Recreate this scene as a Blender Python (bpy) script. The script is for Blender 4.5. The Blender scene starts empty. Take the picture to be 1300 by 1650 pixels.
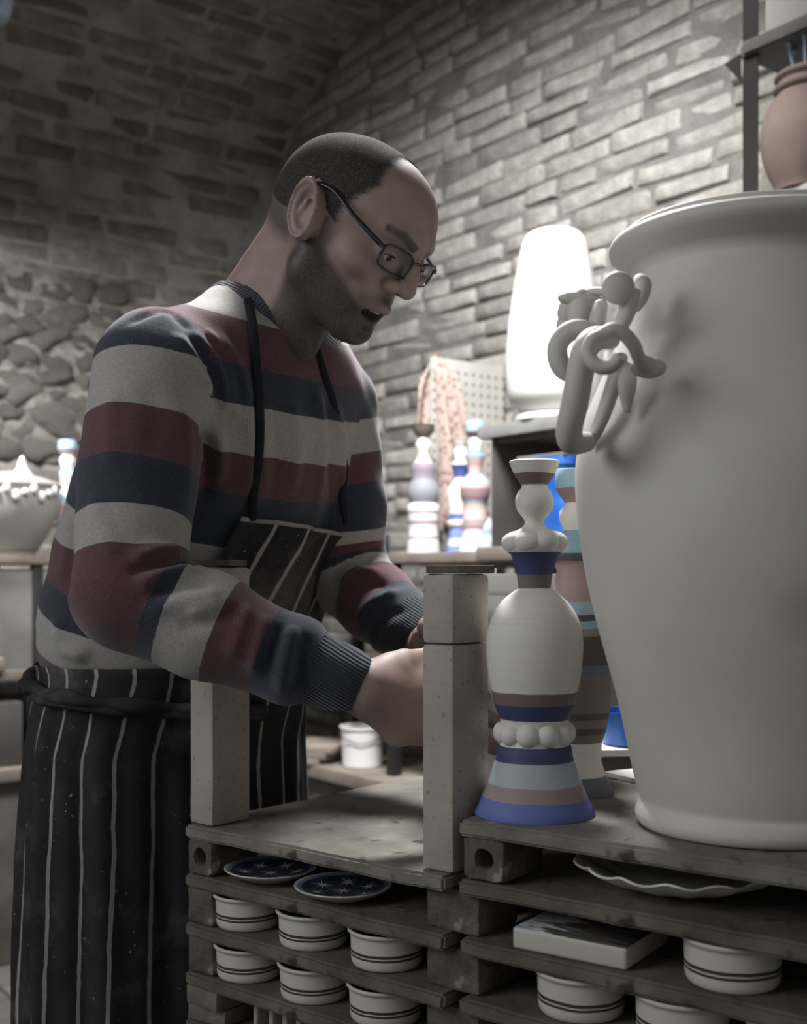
import bpy, bmesh, math, random
import numpy as np
from mathutils import Vector, Matrix, noise
C = bpy.context.scene.collection
random.seed(7)
F = 1890.0; HOR = 930.0; H = 1.081       # focal length and horizon in pixels of the 1300x1650 frame, eye height in metres
# ---------------------------------------------------------------- camera
cd = bpy.data.cameras.new('camera'); cam = bpy.data.objects.new('camera', cd); C.objects.link(cam)
cd.sensor_fit = 'AUTO'; cd.sensor_width = 36; cd.lens = F/1650*36; cd.shift_y = (HOR-825)/1650
cam.location = (0, 0, H); cam.rotation_euler = (math.pi/2, 0, 0); cd.clip_start = .05
cd.dof.use_dof = True; cd.dof.focus_distance = 1.28; cd.dof.aperture_fstop = 5.0
bpy.context.scene.camera = cam
# ---------------------------------------------------------------- world, lights, exposure
wd = bpy.data.worlds.new('world'); bpy.context.scene.world = wd; wd.use_nodes = True
wd.node_tree.nodes['Background'].inputs[0].default_value = (.95, .97, 1, 1)
wd.node_tree.nodes['Background'].inputs[1].default_value = .30
def area(name, loc, target, size, power, col=(1, .97, .92), sy=None, spread=180):
    l = bpy.data.lights.new(name, 'AREA'); l.energy = power; l.size = size; l.color = col; l.spread = math.radians(spread)
    if sy: l.shape = 'RECTANGLE'; l.size_y = sy
    o = bpy.data.objects.new(name, l); C.objects.link(o); o.location = loc
    o.rotation_euler = (Vector(target)-Vector(loc)).to_track_quat('-Z', 'Y').to_euler(); return o
area('bench_lamp', (.0, 1.95, 2.8), (.15, 3.6, .95), .7, 31, (.99, .98, 1), .4, 92)
area('left_lamp', (-1.35, 2.85, 2.2), (-1.5, 3.7, 1.0), .35, 27, (.99, .98, 1), .25, 120)
area('work_lamp', (.02, 1.95, 2.35), (.1, 1.35, 1.0), .35, 42, (.98, .98, 1), .3, 150)
area('left_fill', (-1.9, .4, 2.0), (.1, 1.2, .9), 1.2, 9, (.95, .97, 1), 1.2, 110)  # fill added from upper left to lift the pottery fronts, no actual window
vs = bpy.context.scene.view_settings
vs.view_transform = 'Standard'; vs.look = 'None'; vs.exposure = 0; vs.gamma = 1; vs.use_curve_mapping = False
bpy.context.scene.display_settings.display_device = 'sRGB'

# ================================================================ helpers
def P(px, py, Y): return Vector(((px-650)/F*Y, Y, H-(py-HOR)/F*Y))
def tag(o, label=None, cat=None, group=None, kind=None):
    if label: o['label'] = label
    if cat: o['category'] = cat
    if group: o['group'] = group
    if kind: o['kind'] = kind
    return o
WL = {}
def thing(name, label, cat, loc=(0, 0, 0), rz=0, group=None):
    o = bpy.data.objects.new(name, None); C.objects.link(o); o.empty_display_size = .05
    o.location = loc; o.rotation_euler = (0, 0, rz); WL[o.name] = Vector(loc)
    return tag(o, label, cat, group)
def link(o, parent, world):
    C.objects.link(o); WL[o.name] = Vector((0, 0, 0)) if world else (WL.get(parent.name, Vector()) if parent else Vector())
    if parent:
        o.parent = parent
        if world: o.location = -WL.get(parent.name, Vector())
    return o
def obj(name, geo, m, parent=None, smooth=True, world=False, sharp=None):
    if isinstance(geo, bmesh.types.BMesh):
        me = bpy.data.meshes.new(name); bmesh.ops.recalc_face_normals(geo, faces=geo.faces); geo.to_mesh(me); geo.free()
    else: me = geo
    for x in (m if isinstance(m, (list, tuple)) else [m]): me.materials.append(x)
    if smooth:
        me.shade_smooth()
        if sharp: me.set_sharp_from_angle(angle=math.radians(sharp))
    return link(bpy.data.objects.new(name, me), parent, world)
def copy_tree(o, parent=None):
    c = o.copy(); C.objects.link(c); c.parent = parent
    for ch in [x for x in bpy.data.objects if x.parent == o]: copy_tree(ch, c)
    return c
def lin(h):
    if isinstance(h, str):
        v = [int(h[i:i+2], 16)/255 for i in (0, 2, 4)]
    else: v = h
    return tuple((x/12.92 if x <= .04045 else ((x+.055)/1.055)**2.4) for x in v)+(1,)
class NT:
    def __init__(s, name):
        s.m = bpy.data.materials.new(name); s.m.use_nodes = True; s.t = s.m.node_tree; s.b = s.t.nodes['Principled BSDF']
    def n(s, typ, **kw):
        x = s.t.nodes.new(typ)
        for k, v in kw.items():
            if k.startswith('i_'): x.inputs[k[2:].replace('_', ' ')].default_value = v
            else: setattr(x, k, v)
        return x
    def l(s, a, b): s.t.links.new(a, b)
    def co(s, kind='Object'): return s.n('ShaderNodeTexCoord').outputs[kind]
    def noise(s, vec, scale, detail=4, rough=.55, dist=0):
        x = s.n('ShaderNodeTexNoise'); x.inputs['Scale'].default_value = scale; x.inputs['Detail'].default_value = detail
        x.inputs['Roughness'].default_value = rough; x.inputs['Distortion'].default_value = dist; s.l(vec, x.inputs['Vector']); return x.outputs[0]
    def ramp(s, fac, stops, interp='LINEAR'):
        x = s.n('ShaderNodeValToRGB'); x.color_ramp.interpolation = interp; e = x.color_ramp.elements
        while len(e) > 1: e.remove(e[0])
        e[0].position = stops[0][0]; e[0].color = stops[0][1]
        for p, c in stops[1:]: q = e.new(p); q.color = c
        s.l(fac, x.inputs[0]); return x.outputs[0]
    def mix(s, fac, a, b, mode='MIX'):
        x = s.n('ShaderNodeMix', data_type='RGBA', blend_type=mode)
        for sock, v in ((x.inputs[0], fac), (x.inputs[6], a), (x.inputs[7], b)):
            if hasattr(v, 'links'): s.l(v, sock)
            else: sock.default_value = v
        return x.outputs[2]
    def math(s, op, a, b=0.0, c=0.0):
        x = s.n('ShaderNodeMath', operation=op)
        for i, v in enumerate((a, b, c)):
            if hasattr(v, 'links'): s.l(v, x.inputs[i])
            else: x.inputs[i].default_value = v
        return x.outputs[0]
    def bump(s, h, strength=.3, dist=.002, prev=None):
        x = s.n('ShaderNodeBump'); x.inputs['Strength'].default_value = strength; x.inputs['Distance'].default_value = dist
        s.l(h, x.inputs['Height'])
        if prev is not None: s.l(prev, x.inputs['Normal'])
        return x.outputs[0]
    def fin(s, col=None, rough=.7, nrm=None, spec=.3, sheen=0):
        if col is not None:
            if hasattr(col, 'links'): s.l(col, s.b.inputs['Base Color'])
            else: s.b.inputs['Base Color'].default_value = col
        if hasattr(rough, 'links'): s.l(rough, s.b.inputs['Roughness'])
        else: s.b.inputs['Roughness'].default_value = rough
        if nrm is not None: s.l(nrm, s.b.inputs['Normal'])
        s.b.inputs['Specular IOR Level'].default_value = spec
        if sheen: s.b.inputs['Sheen Weight'].default_value = sheen; s.b.inputs['Sheen Roughness'].default_value = .6
        return s.m
def mat(name, c1, c2=None, scale=15, rough=.75, bump=.25, bscale=80, dist=.002, spec=.3, speck=None, rnd=0, detail=5):
    n = NT(name); co = n.co()
    c1 = lin(c1); c2 = lin(c2) if c2 else tuple(x*.8 for x in c1[:3])+(1,)
    col = n.ramp(n.noise(co, scale, detail), [(.3, c2), (.7, c1)])
    if speck:
        col = n.mix(n.ramp(n.noise(co, speck[1], 2), [(.62, (0, 0, 0, 1)), (.72, (1, 1, 1, 1))]), col, lin(speck[0]))
    if rnd:
        r = n.n('ShaderNodeObjectInfo').outputs['Random']
        hv = n.n('ShaderNodeHueSaturation'); n.l(col, hv.inputs['Color'])
        n.l(n.math('MULTIPLY_ADD', r, rnd, 1-rnd/2), hv.inputs['Value']); col = hv.outputs[0]
    return n.fin(col, rough, n.bump(n.noise(co, bscale, 6, .6), bump, dist) if bump else None, spec)
def banded(name, z0, z1, bands, rough=.6, streak=.08):
    """painted horizontal bands: (z where the band starts, colour), going up"""
    n = NT(name); co = n.co(); sep = n.n('ShaderNodeSeparateXYZ'); n.l(co, sep.inputs[0])
    mp = n.n('ShaderNodeMapping'); mp.inputs['Scale'].default_value = (3, 3, 220); n.l(co, mp.inputs[0])
    st = n.noise(mp.outputs[0], 1.6, 3)
    wob = n.math('MULTIPLY_ADD', n.noise(co, 25, 2), .003, -.0015)
    z = n.math('ADD', sep.outputs[2], wob)
    f = n.math('DIVIDE', n.math('SUBTRACT', z, z0), z1-z0)
    col = n.ramp(f, [(max(0, min(1, (b[0]-z0)/(z1-z0))), lin(b[1])) for b in bands], 'CONSTANT')
    hv = n.n('ShaderNodeHueSaturation'); n.l(col, hv.inputs['Color']); n.l(n.math('MULTIPLY_ADD', st, streak*2, 1-streak), hv.inputs['Value'])
    return n.fin(hv.outputs[0], rough, n.bump(n.noise(co, 120, 5), .12, .001), .3)
# ---- mesh builders
def grid_faces(bm, rings, closed=True, cap=(False, False)):
    V = [[bm.verts.new(p) for p in r] for r in rings]
    for a, b in zip(V[:-1], V[1:]):
        k = len(a)
        for i in range(k if closed else k-1):
            j = (i+1) % k; bm.faces.new((a[i], a[j], b[j], b[i]))
    if cap[0]: bm.faces.new(V[0][::-1])
    if cap[1]: bm.faces.new(V[-1])
    return V
def lathe(bm, prof, seg=64, c=(0, 0, 0), fn=None, cap=(True, True)):
    rings = []
    for r, z in prof:
        ring = []
        for i in range(seg):
            a = 2*math.pi*i/seg; rr, zz = (fn(a, r, z) if fn else (r, z))
            ring.append((c[0]+rr*math.cos(a), c[1]+rr*math.sin(a), c[2]+zz))
        rings.append(ring)
    grid_faces(bm, rings, True, cap)
    return bm
def smooth_prof(pts, n=6):
    out = []
    q = [pts[0]]+list(pts)+[pts[-1]]
    for i in range(1, len(q)-2):
        p0, p1, p2, p3 = q[i-1:i+3]
        for k in range(n):
            t = k/n
            out.append(tuple(.5*((2*p1[d])+(-p0[d]+p2[d])*t+(2*p0[d]-5*p1[d]+4*p2[d]-p3[d])*t*t+(-p0[d]+3*p1[d]-3*p2[d]+p3[d])*t**3) for d in range(len(p1))))
    out.append(tuple(pts[-1])); return out
def box(bm, size, c=(0, 0, 0), rot=None, bev=0, seg=2):
    r = bmesh.ops.create_cube(bm, size=1)['verts']
    M = Matrix.Translation(c) @ (rot.to_4x4() if rot else Matrix()) @ Matrix.Diagonal((*size, 1))
    bmesh.ops.transform(bm, matrix=M, verts=r)
    if bev:
        e = list({e for v in r for e in v.link_edges}); bmesh.ops.bevel(bm, geom=e, offset=bev, segments=seg, affect='EDGES', profile=.6)
    return bm
def ball(bm, c, r, sub=3, scale=(1, 1, 1), rot=None):
    v = bmesh.ops.create_icosphere(bm, subdivisions=sub, radius=r)['verts']
    bmesh.ops.transform(bm, matrix=Matrix.Translation(c) @ (rot.to_4x4() if rot else Matrix()) @ Matrix.Diagonal((*scale, 1)), verts=v); return bm
def tube(bm, pts, rad, seg=12, flat=1.0, n=8, cap=True, raw=False, up=None):
    """swept tube; rad: number or list per control point; flat squashes one side axis"""
    if not isinstance(rad, (list, tuple)): rad = [rad]*len(pts)
    pp = [tuple(p)+(r,) for p, r in zip(pts, rad)]
    if not raw: pp = smooth_prof(pp, n)
    rings = []; prev = None
    for i, q in enumerate(pp):
        p = Vector(q[:3]); a = Vector(pp[max(0, i-1)][:3]); b = Vector(pp[min(len(pp)-1, i+1)][:3]); t = (b-a).normalized()
        if prev is None: prev = (up and Vector(up)) or (Vector((0, 0, 1)) if abs(t.z) < .9 else Vector((1, 0, 0)))
        s = t.cross(prev).normalized(); w = s.cross(t).normalized(); prev = w
        rings.append([p+s*math.cos(2*math.pi*k/seg)*q[3]+w*math.sin(2*math.pi*k/seg)*q[3]*flat for k in range(seg)])
    grid_faces(bm, rings, True, (cap, cap)); return bm
def jitter(bm, amp, sc=40, seed=0):
    for v in bm.verts:
        v.co += Vector(noise.noise_vector(v.co*sc+Vector((seed*3.1, seed*1.7, 0))))*amp
    return bm
# ---- implicit surfaces (numpy surface nets)
def surf_nets(fn, lo, hi, h, name='m'):
    lo = np.array(lo, float); n = [int(math.ceil((hi[i]-lo[i])/h))+1 for i in range(3)]
    ax = [lo[i]+h*np.arange(n[i], dtype=np.float32) for i in range(3)]
    X, Y, Z = np.meshgrid(*ax, indexing='ij')
    f = fn(X.astype(np.float32), Y.astype(np.float32), Z.astype(np.float32)).astype(np.float32)
    del X, Y, Z
    s = f < 0
    cnt = np.zeros([k-1 for k in n], np.int8)
    for dx in (0, 1):
        for dy in (0, 1):
            for dz in (0, 1): cnt += s[dx:n[0]-1+dx, dy:n[1]-1+dy, dz:n[2]-1+dz]
    act = (cnt > 0) & (cnt < 8)
    ijk = np.argwhere(act); idx = -np.ones(act.shape, np.int64); idx[act] = np.arange(len(ijk))
    acc = np.zeros((len(ijk), 3)); w = np.zeros(len(ijk))
    cor = [(a, b, c) for a in (0, 1) for b in (0, 1) for c in (0, 1)]
    for a in cor:
        for d in range(3):
            if a[d] == 0:
                b = list(a); b[d] = 1
                fa = f[ijk[:, 0]+a[0], ijk[:, 1]+a[1], ijk[:, 2]+a[2]]; fb = f[ijk[:, 0]+b[0], ijk[:, 1]+b[1], ijk[:, 2]+b[2]]
                m = (fa < 0) != (fb < 0); t = np.where(m, fa/np.where(m, fa-fb, 1), 0)
                p = np.tile(np.array(a, float), (len(ijk), 1)); p[:, d] += t
                acc[m] += p[m]; w[m] += 1
    V = lo+h*(ijk+acc/w[:, None])
    Q = []
    for d in range(3):
        a, b = [(1, 2), (2, 0), (0, 1)][d]
        sl0 = [slice(None)]*3; sl1 = [slice(None)]*3; sl0[d] = slice(0, -1); sl1[d] = slice(1, None)
        e = s[tuple(sl0)] != s[tuple(sl1)]
        g = np.argwhere(e); g = g[(g[:, a] > 0) & (g[:, b] > 0) & (g[:, a] < n[a]-1) & (g[:, b] < n[b]-1)]
        def gi(da, db):
            q = g.copy(); q[:, a] -= da; q[:, b] -= db; return idx[q[:, 0], q[:, 1], q[:, 2]]
        quad = np.stack([gi(0, 0), gi(1, 0), gi(1, 1), gi(0, 1)], 1)
        fl = s[g[:, 0], g[:, 1], g[:, 2]]
        quad[~fl] = quad[~fl][:, ::-1]; Q.append(quad)
    Q = np.concatenate(Q); Q = Q[(Q >= 0).all(1)]
    return V, Q
def npmesh(name, V, Q, attrs={}):
    me = bpy.data.meshes.new(name); me.vertices.add(len(V)); me.vertices.foreach_set('co', np.asarray(V, np.float32).ravel())
    me.loops.add(len(Q)*4); me.loops.foreach_set('vertex_index', Q.astype(np.int32).ravel())
    me.polygons.add(len(Q)); me.polygons.foreach_set('loop_start', np.arange(0, len(Q)*4, 4, dtype=np.int32))
    me.update(calc_edges=True); me.validate()
    for k, v in attrs.items():
        a = me.attributes.new(k, 'FLOAT', 'POINT'); a.data.foreach_set('value', np.asarray(v, np.float32))
    return me
def vnormals(V, Q):
    n = np.cross(V[Q[:, 2]]-V[Q[:, 0]], V[Q[:, 3]]-V[Q[:, 1]]); N = np.zeros_like(V)
    for k in range(4): np.add.at(N, Q[:, k], n)
    return N/(np.linalg.norm(N, axis=1)[:, None]+1e-9)
def relax(V, Q, it=2, f=.5):
    for _ in range(it):
        S = np.zeros_like(V); c = np.zeros(len(V))
        for k in range(4):
            np.add.at(S, Q[:, k], V[Q[:, (k+1) % 4]]); np.add.at(c, Q[:, k], 1)
            np.add.at(S, Q[:, k], V[Q[:, (k+3) % 4]]); np.add.at(c, Q[:, k], 1)
        V = V*(1-f)+f*S/c[:, None]
    return V
def smin(a, b, k):
    h = np.clip(.5+.5*(b-a)/k, 0, 1); return b+(a-b)*h-k*h*(1-h)
def smax(a, b, k): return -smin(-a, -b, k)
def sd_cone(X, Y, Z, a, b, ra, rb, ret_t=False):
    ba = [b[i]-a[i] for i in range(3)]; L = sum(q*q for q in ba)+1e-12
    px, py, pz = X-a[0], Y-a[1], Z-a[2]
    t = np.clip((px*ba[0]+py*ba[1]+pz*ba[2])/L, 0, 1)
    d = np.sqrt((px-ba[0]*t)**2+(py-ba[1]*t)**2+(pz-ba[2]*t)**2)-(ra+(rb-ra)*t)
    return (d, t) if ret_t else d
def sd_ell(X, Y, Z, c, r):
    x, y, z = X-c[0], Y-c[1], Z-c[2]
    k0 = np.sqrt((x/r[0])**2+(y/r[1])**2+(z/r[2])**2); k1 = np.sqrt((x/r[0]**2)**2+(y/r[1]**2)**2+(z/r[2]**2)**2)+1e-9
    return k0*(k0-1)/k1

# ================================================================ setting
DL = Vector((.798, .603, 0)); NL = Vector((.603, -.798, 0))      # along the left wall, its inward normal
DR = Vector((.603, -.798, 0)); NR = Vector((-.798, -.603, 0))    # along the right wall, its inward normal
CO = Vector((-.511, 4.6, 0)); UP = Vector((0, 0, 1))
def RW(t, d, z): return CO+DR*t+NR*d+UP*z
def LW(t, d, z): return CO-DL*t+NL*d+UP*z
mortar_pale = mat('mortar_pale', '95928b', '75726c', 9, .95, .9, 45, .012, .1)
mortar = mat('mortar', '8b8883', '6b6965', 9, .95, .8, 60, .01, .1)
def brick_mat(name, a, b, r=.35): return mat(name, a, b, 22, .93, .8, 70, .008, .12, rnd=r)
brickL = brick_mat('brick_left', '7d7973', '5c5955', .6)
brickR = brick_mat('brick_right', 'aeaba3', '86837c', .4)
VA, VB, VZ = .75, .62, H+1.30
def vault(s):
    """point (inset from wall, z) and angle of the vault curve at arc parameter s in metres above the springing"""
    return VTAB[min(len(VTAB)-1, max(0, int(round(s/.005))))]
VTAB = []
_p = (0, VZ); acc = 0; th = 0
VTAB.append((0, VZ, math.pi/2))
while len(VTAB)*.005 < 5.2:
    while True:
        th += .0004
        if th < math.pi/2: q = (VA*(1-math.cos(th)), VZ+VB*math.sin(th))
        else: q = (_p[0]+.001, VZ+VB+.02*math.sin(min(1, (_p[0]-VA)/3)*1.5))
        dd = math.hypot(q[0]-_p[0], q[1]-_p[1]); acc += dd
        ang = math.atan2(q[1]-_p[1], q[0]-_p[0]); _p = q
        if acc >= .005: acc -= .005; break
    VTAB.append((_p[0], _p[1], ang))
def plane_struct(name, pts, m):
    bm = bmesh.new(); 
    grid_faces(bm, pts, False); o = obj(name, bm, m, world=True); o['kind'] = 'structure'; return o
N1 = 40
wallR = plane_struct('wall_right', [[RW(t, .0, z) for t in (-.05, 1, 2, 3, 4, 5.4)] for z in (0, 1, 2, 3.06)], mortar)
wallL = plane_struct('wall_left', [[LW(t, .0, z) for t in (-.05, 1, 2, 3, 4, 5.4)] for z in (0, 1, 2, VZ)], mortar_pale)
ceil = plane_struct('ceiling', [[LW(t, vault(s)[0], vault(s)[1]) for t in (-.05, 1, 2, 3, 4, 5.4)] for s in [k*.1 for k in range(0, 48)]], mortar_pale)
# floor of square tiles: base slab plus the tiles in view
n = NT('floor_cement'); co = n.co()
floor_m = mat('floor_cement', '4a4845', '33322f', 6, .8, .3, 40, .003, .3)
tile_m = mat('floor_tile', '6a6763', '4a4845', 8, .7, .25, 60, .002, .35, rnd=.2)
bm = bmesh.new(); box(bm, (9, 9, .1), (0, 2.2, -.058)); fl = obj('floor', bm, floor_m); fl['kind'] = 'structure'
tm = bmesh.new(); box(tm, (.292, .292, .012), (0, 0, -.006), bev=.003, seg=1); tme = bpy.data.meshes.new('tile'); tm.to_mesh(tme); tme.materials.append(tile_m)
ang0 = math.atan2(DL.y, DL.x)
for i in range(-4, 5):
    for j in range(-2, 8):
        p = CO-DL*(i*.3+1.5)+NL*(j*.3+.4)
        o = bpy.data.objects.new('tile', tme); C.objects.link(o); o.parent = fl
        o.location = (p.x, p.y, .0+random.uniform(-.0015, 0)); o.rotation_euler = (0, 0, ang0)
# bricks
def brick_mesh(L, seed, m, hh=.054, D=.05):
    rnd = random.Random(seed); bm = bmesh.new(); XS = [-.5, -.5+.010/L, .5-.010/L, .5]; ZS = [-.5, -.34, .34, .5]; nx = nz = 4
    front = {}; tl = rnd.uniform(-.003, .003)
    for i in range(nx):
        for k in range(nz):
            edge = (i in (0, 3)) or (k in (0, 3)); corner = (i in (0, 3)) and (k in (0, 3))
            x = XS[i]*L; z = ZS[k]*hh; y = -(.0045 if edge else 0)-(.004 if corner else 0)+rnd.uniform(-.0035, .0035)+tl*XS[i]*2
            if corner: x *= .985; z *= .93
            front[i, k] = bm.verts.new((x+rnd.uniform(-.006, .006), y, z+rnd.uniform(-.0048, .0048)))
    back = {}
    ringk = [(i, 0) for i in range(nx)]+[(nx-1, k) for k in range(1, nz)]+[(i, nz-1) for i in range(nx-2, -1, -1)]+[(0, k) for k in range(nz-2, 0, -1)]
    for i in range(nx-1):
        for k in range(nz-1): bm.faces.new((front[i, k], front[i+1, k], front[i+1, k+1], front[i, k+1]))
    for q in ringk:
        v = front[q].co; back[q] = bm.verts.new((v.x, v.y-D, v.z))
    for a, b in zip(ringk, ringk[1:]+ringk[:1]): bm.faces.new((front[b], front[a], back[a], back[b]))
    bmesh.ops.recalc_face_normals(bm, faces=bm.faces)
    me = bpy.data.meshes.new('brick'); bm.to_mesh(me); bm.free(); me.materials.append(m); me.shade_smooth(); me.set_sharp_from_angle(angle=math.radians(48)); return me
LENS = [.27, .24, .20, .13]
poolL = {L: [brick_mesh(L, int(L*1000)+k, brickL) for k in range(6)] for L in LENS}
poolR = {L: [brick_mesh(L, int(L*1000)+50+k, brickR, .046) for k in range(6)] for L in LENS}
def put_brick(pool, L, pos, xd, nd, parent, collect=None, rnd=random):
    zd = xd.cross(nd)*-1
    if zd.z < 0 and abs(zd.z) > .3: zd = -zd
    xx = nd.cross(zd).normalized()
    r = Matrix((xx, nd, zd)).transposed().to_4x4()
    r = Matrix.Translation(pos) @ r @ Matrix.Rotation(rnd.uniform(-.02, .02), 4, 'Y') @ Matrix.Rotation(rnd.uniform(-.03, .03), 4, 'Z') @ Matrix.Diagonal((rnd.uniform(.95, 1.04), 1, rnd.uniform(.9, 1.07), 1))
    me = rnd.choice(pool[L])
    if collect is not None: collect.append((me, r)); return
    o = bpy.data.objects.new('brick', me); C.objects.link(o); o.parent = parent; o.matrix_local = r
def join_stuff(name, items, m, parent):
    bm = bmesh.new()
    for me, M in items:
        k = len(bm.verts); bm.from_mesh(me); bm.verts.ensure_lookup_table(); bmesh.ops.transform(bm, matrix=M, verts=bm.verts[k:])
    me = bpy.data.meshes.new(name); bm.to_mesh(me); bm.free(); me.materials.append(m); me.shade_smooth()
    o = bpy.data.objects.new(name, me); C.objects.link(o); o.parent = parent; o['kind'] = 'stuff'; return o
rb = random.Random(3)
cntR = 0; stR = []
CH = .0695; CR = .058
for c in range(3, 52):
    z = .04+c*CR; t = rb.uniform(-.2, 0); k = 0
    while t < 3.6:
        L = rb.choice([.27, .27, .24, .24, .20, .13]); pos = t+L/2
        vis = H+.03 < z < H+1.92 and pos < 2.45
        z2 = z+.006*math.sin(pos*2.3+c*.6)+rb.uniform(-.003, .003)
        # the vault cuts this wall off at the corner
        okv = True
        if z > VZ:
            zz = min(1, (z-VZ)/VB); ins = VA*(1-math.sqrt(max(0, 1-zz*zz)))
            okv = pos > ins+.02 and z < VZ+VB-.02
        if pos > .0 and okv:
            dep = rb.uniform(.0, .014)
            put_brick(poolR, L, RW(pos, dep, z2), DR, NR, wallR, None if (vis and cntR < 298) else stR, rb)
            if vis: cntR += 1
        t += L+rb.uniform(.008, .02)
join_stuff('brickwork', stR, brickR, wallR)
stL = []; cL = 0; cC = 0; stC = []
for c in range(3, 34):
    z = .04+c*CH; t = rb.uniform(-.1, .1)-.2
    if z > VZ-.03: break
    while t < 3.2:
        L = rb.choice([.27, .27, .24, .20, .13]); pos = t+L/2
        rub = H+.46+.05*math.sin(pos*9) < z < H+1.0+.07*math.sin(pos*5+1) and pos > .62+.1*math.sin(z*9)
        if pos > 0 and not rub:
            vis = z > H and pos < 1.3
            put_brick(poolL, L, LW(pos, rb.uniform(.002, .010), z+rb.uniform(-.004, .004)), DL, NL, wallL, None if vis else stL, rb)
        t += L+rb.uniform(.014, .028)
join_stuff('brickwork', stL, brickL, wallL)
s = .03
while s < 2.6:
    ins, z, ang = vault(s); nd = (NL*math.sin(ang)-UP*math.cos(ang)).normalized(); t = rb.uniform(-.3, 0)
    while t < 3.2:
        L = rb.choice([.27, .27, .24, .20, .13]); pos = t+L/2
        if pos > 0: put_brick(poolL, L, LW(pos, ins, z)+nd*rb.uniform(.0, .010), DL, nd, ceil, None if (s < 1.15 and pos < 1.6) else stC, rb)
        t += L+rb.uniform(.012, .026)
    s += CH
join_stuff('brickwork', stC, brickL, ceil)
# rubble patch in the left wall
stone_m = mat('rubble_stone', '96928a', '5d5a54', 14, .95, 1, 50, .012, .1, rnd=.3)
smesh = []
for k in range(8):
    bm = bmesh.new(); bmesh.ops.create_icosphere(bm, subdivisions=2, radius=1)
    for v in bm.verts: v.co *= 1+.5*noise.noise(v.co*1.5+Vector((k*5, 0, 0)))+.3*noise.noise(v.co*4+Vector((k*3, 1, 0)))
    bmesh.ops.dissolve_degenerate(bm, dist=.001, edges=bm.edges)
    me = bpy.data.meshes.new('stone'); bm.to_mesh(me); bm.free(); me.materials.append(stone_m); me.shade_smooth(); smesh.append(me)
for z in [H+.44+.062*k for k in range(10)]:
    t = .6+rb.uniform(0, .08)
    while t < 1.7:
        w = rb.uniform(.04, .10)
        o = bpy.data.objects.new('stone', rb.choice(smesh)); C.objects.link(o); o.parent = wallL
        o.location = LW(t+w*.8, rb.uniform(-.034, -.012), z+rb.uniform(-.02, .02)); o.scale = (w*1.05, .05, rb.uniform(.032, .056))
        o.rotation_euler = (rb.uniform(-.3, .3), rb.uniform(-.4, .4), ang0+rb.uniform(-.2, .2)); t += w*1.55+.01
bm = bmesh.new(); rg = []
for k in range(78):
    z = H+.40+k*.0088; row = []
    for i in range(120):
        t = .56+i*.0105; q = Vector((t*11, z*14, 3)); e_ = min(1, (t-.56)/.12)*min(1, k/10)*min(1, (77-k)/10)
        hh_ = .5*noise.noise(q)+.35*abs(noise.noise(q*2.1))+.22*noise.noise(q*4.7)+.1*noise.noise(q*9)
        row.append(LW(t, .004*e_+.034*hh_*e_, z))
    rg.append(row)
grid_faces(bm, rg, False)
o = obj('rubble_fill', bm, stone_m, wallL); o['kind'] = 'stuff'
# ================================================================ kiln shelf stacks
US, VS = Vector((.771, -.636, 0)).normalized(), Vector((.636, .771, 0)).normalized()
A0 = Vector((-.265, 1.417, 0))
UR, VR = Vector((.793, -.608, 0)).normalized(), Vector((.608, .793, 0)).normalized()
B0 = Vector((.054, 1.160, 0))
aL = math.atan2(US.y, US.x); aR = math.atan2(UR.y, UR.x)
LV = [H-.298-.059*k for k in range(5)]       # tops of the left shelves; right stack has one more above
TH = .016
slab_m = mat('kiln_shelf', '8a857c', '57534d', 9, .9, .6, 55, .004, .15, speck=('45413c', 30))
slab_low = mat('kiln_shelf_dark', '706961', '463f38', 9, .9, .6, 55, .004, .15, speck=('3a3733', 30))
bk_dark = mat('dark_brick', '6b645d', '403c38', 25, .95, .8, 90, .006, .1, speck=('8a857d', 40), rnd=.2)
bk_pale = mat('prop_block', 'a49c92', '8f887f', 10, .88, .35, 110, .002, .2, speck=('7a736a', 160))
def slab(name, base, rz, L, D, z, label, m, seed, n=1):
    bm = bmesh.new(); box(bm, (L, D, TH), (L/2, D/2, -TH/2))
    ed = [e for e in bm.edges]
    bmesh.ops.subdivide_edges(bm, edges=[e for e in bm.edges if e.calc_length() > .1], cuts=14, use_grid_fill=True)
    bmesh.ops.bevel(bm, geom=[e for e in bm.edges if len(e.link_faces) == 2 and e.calc_face_angle(0) > .6], offset=.003, segments=2, affect='EDGES')
    for v in bm.verts:
        v.co += Vector(noise.noise_vector(v.co*30+Vector((seed*7, 0, 0))))*.0016+Vector(noise.noise_vector(v.co*90+Vector((seed*7, 0, 0))))*.0007
        v.co.z = min(v.co.z, 0.0)
    o = obj(name, bm, m, sharp=50); o.location = (base.x, base.y, z); o.rotation_euler = (0, 0, rz); return o
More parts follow.
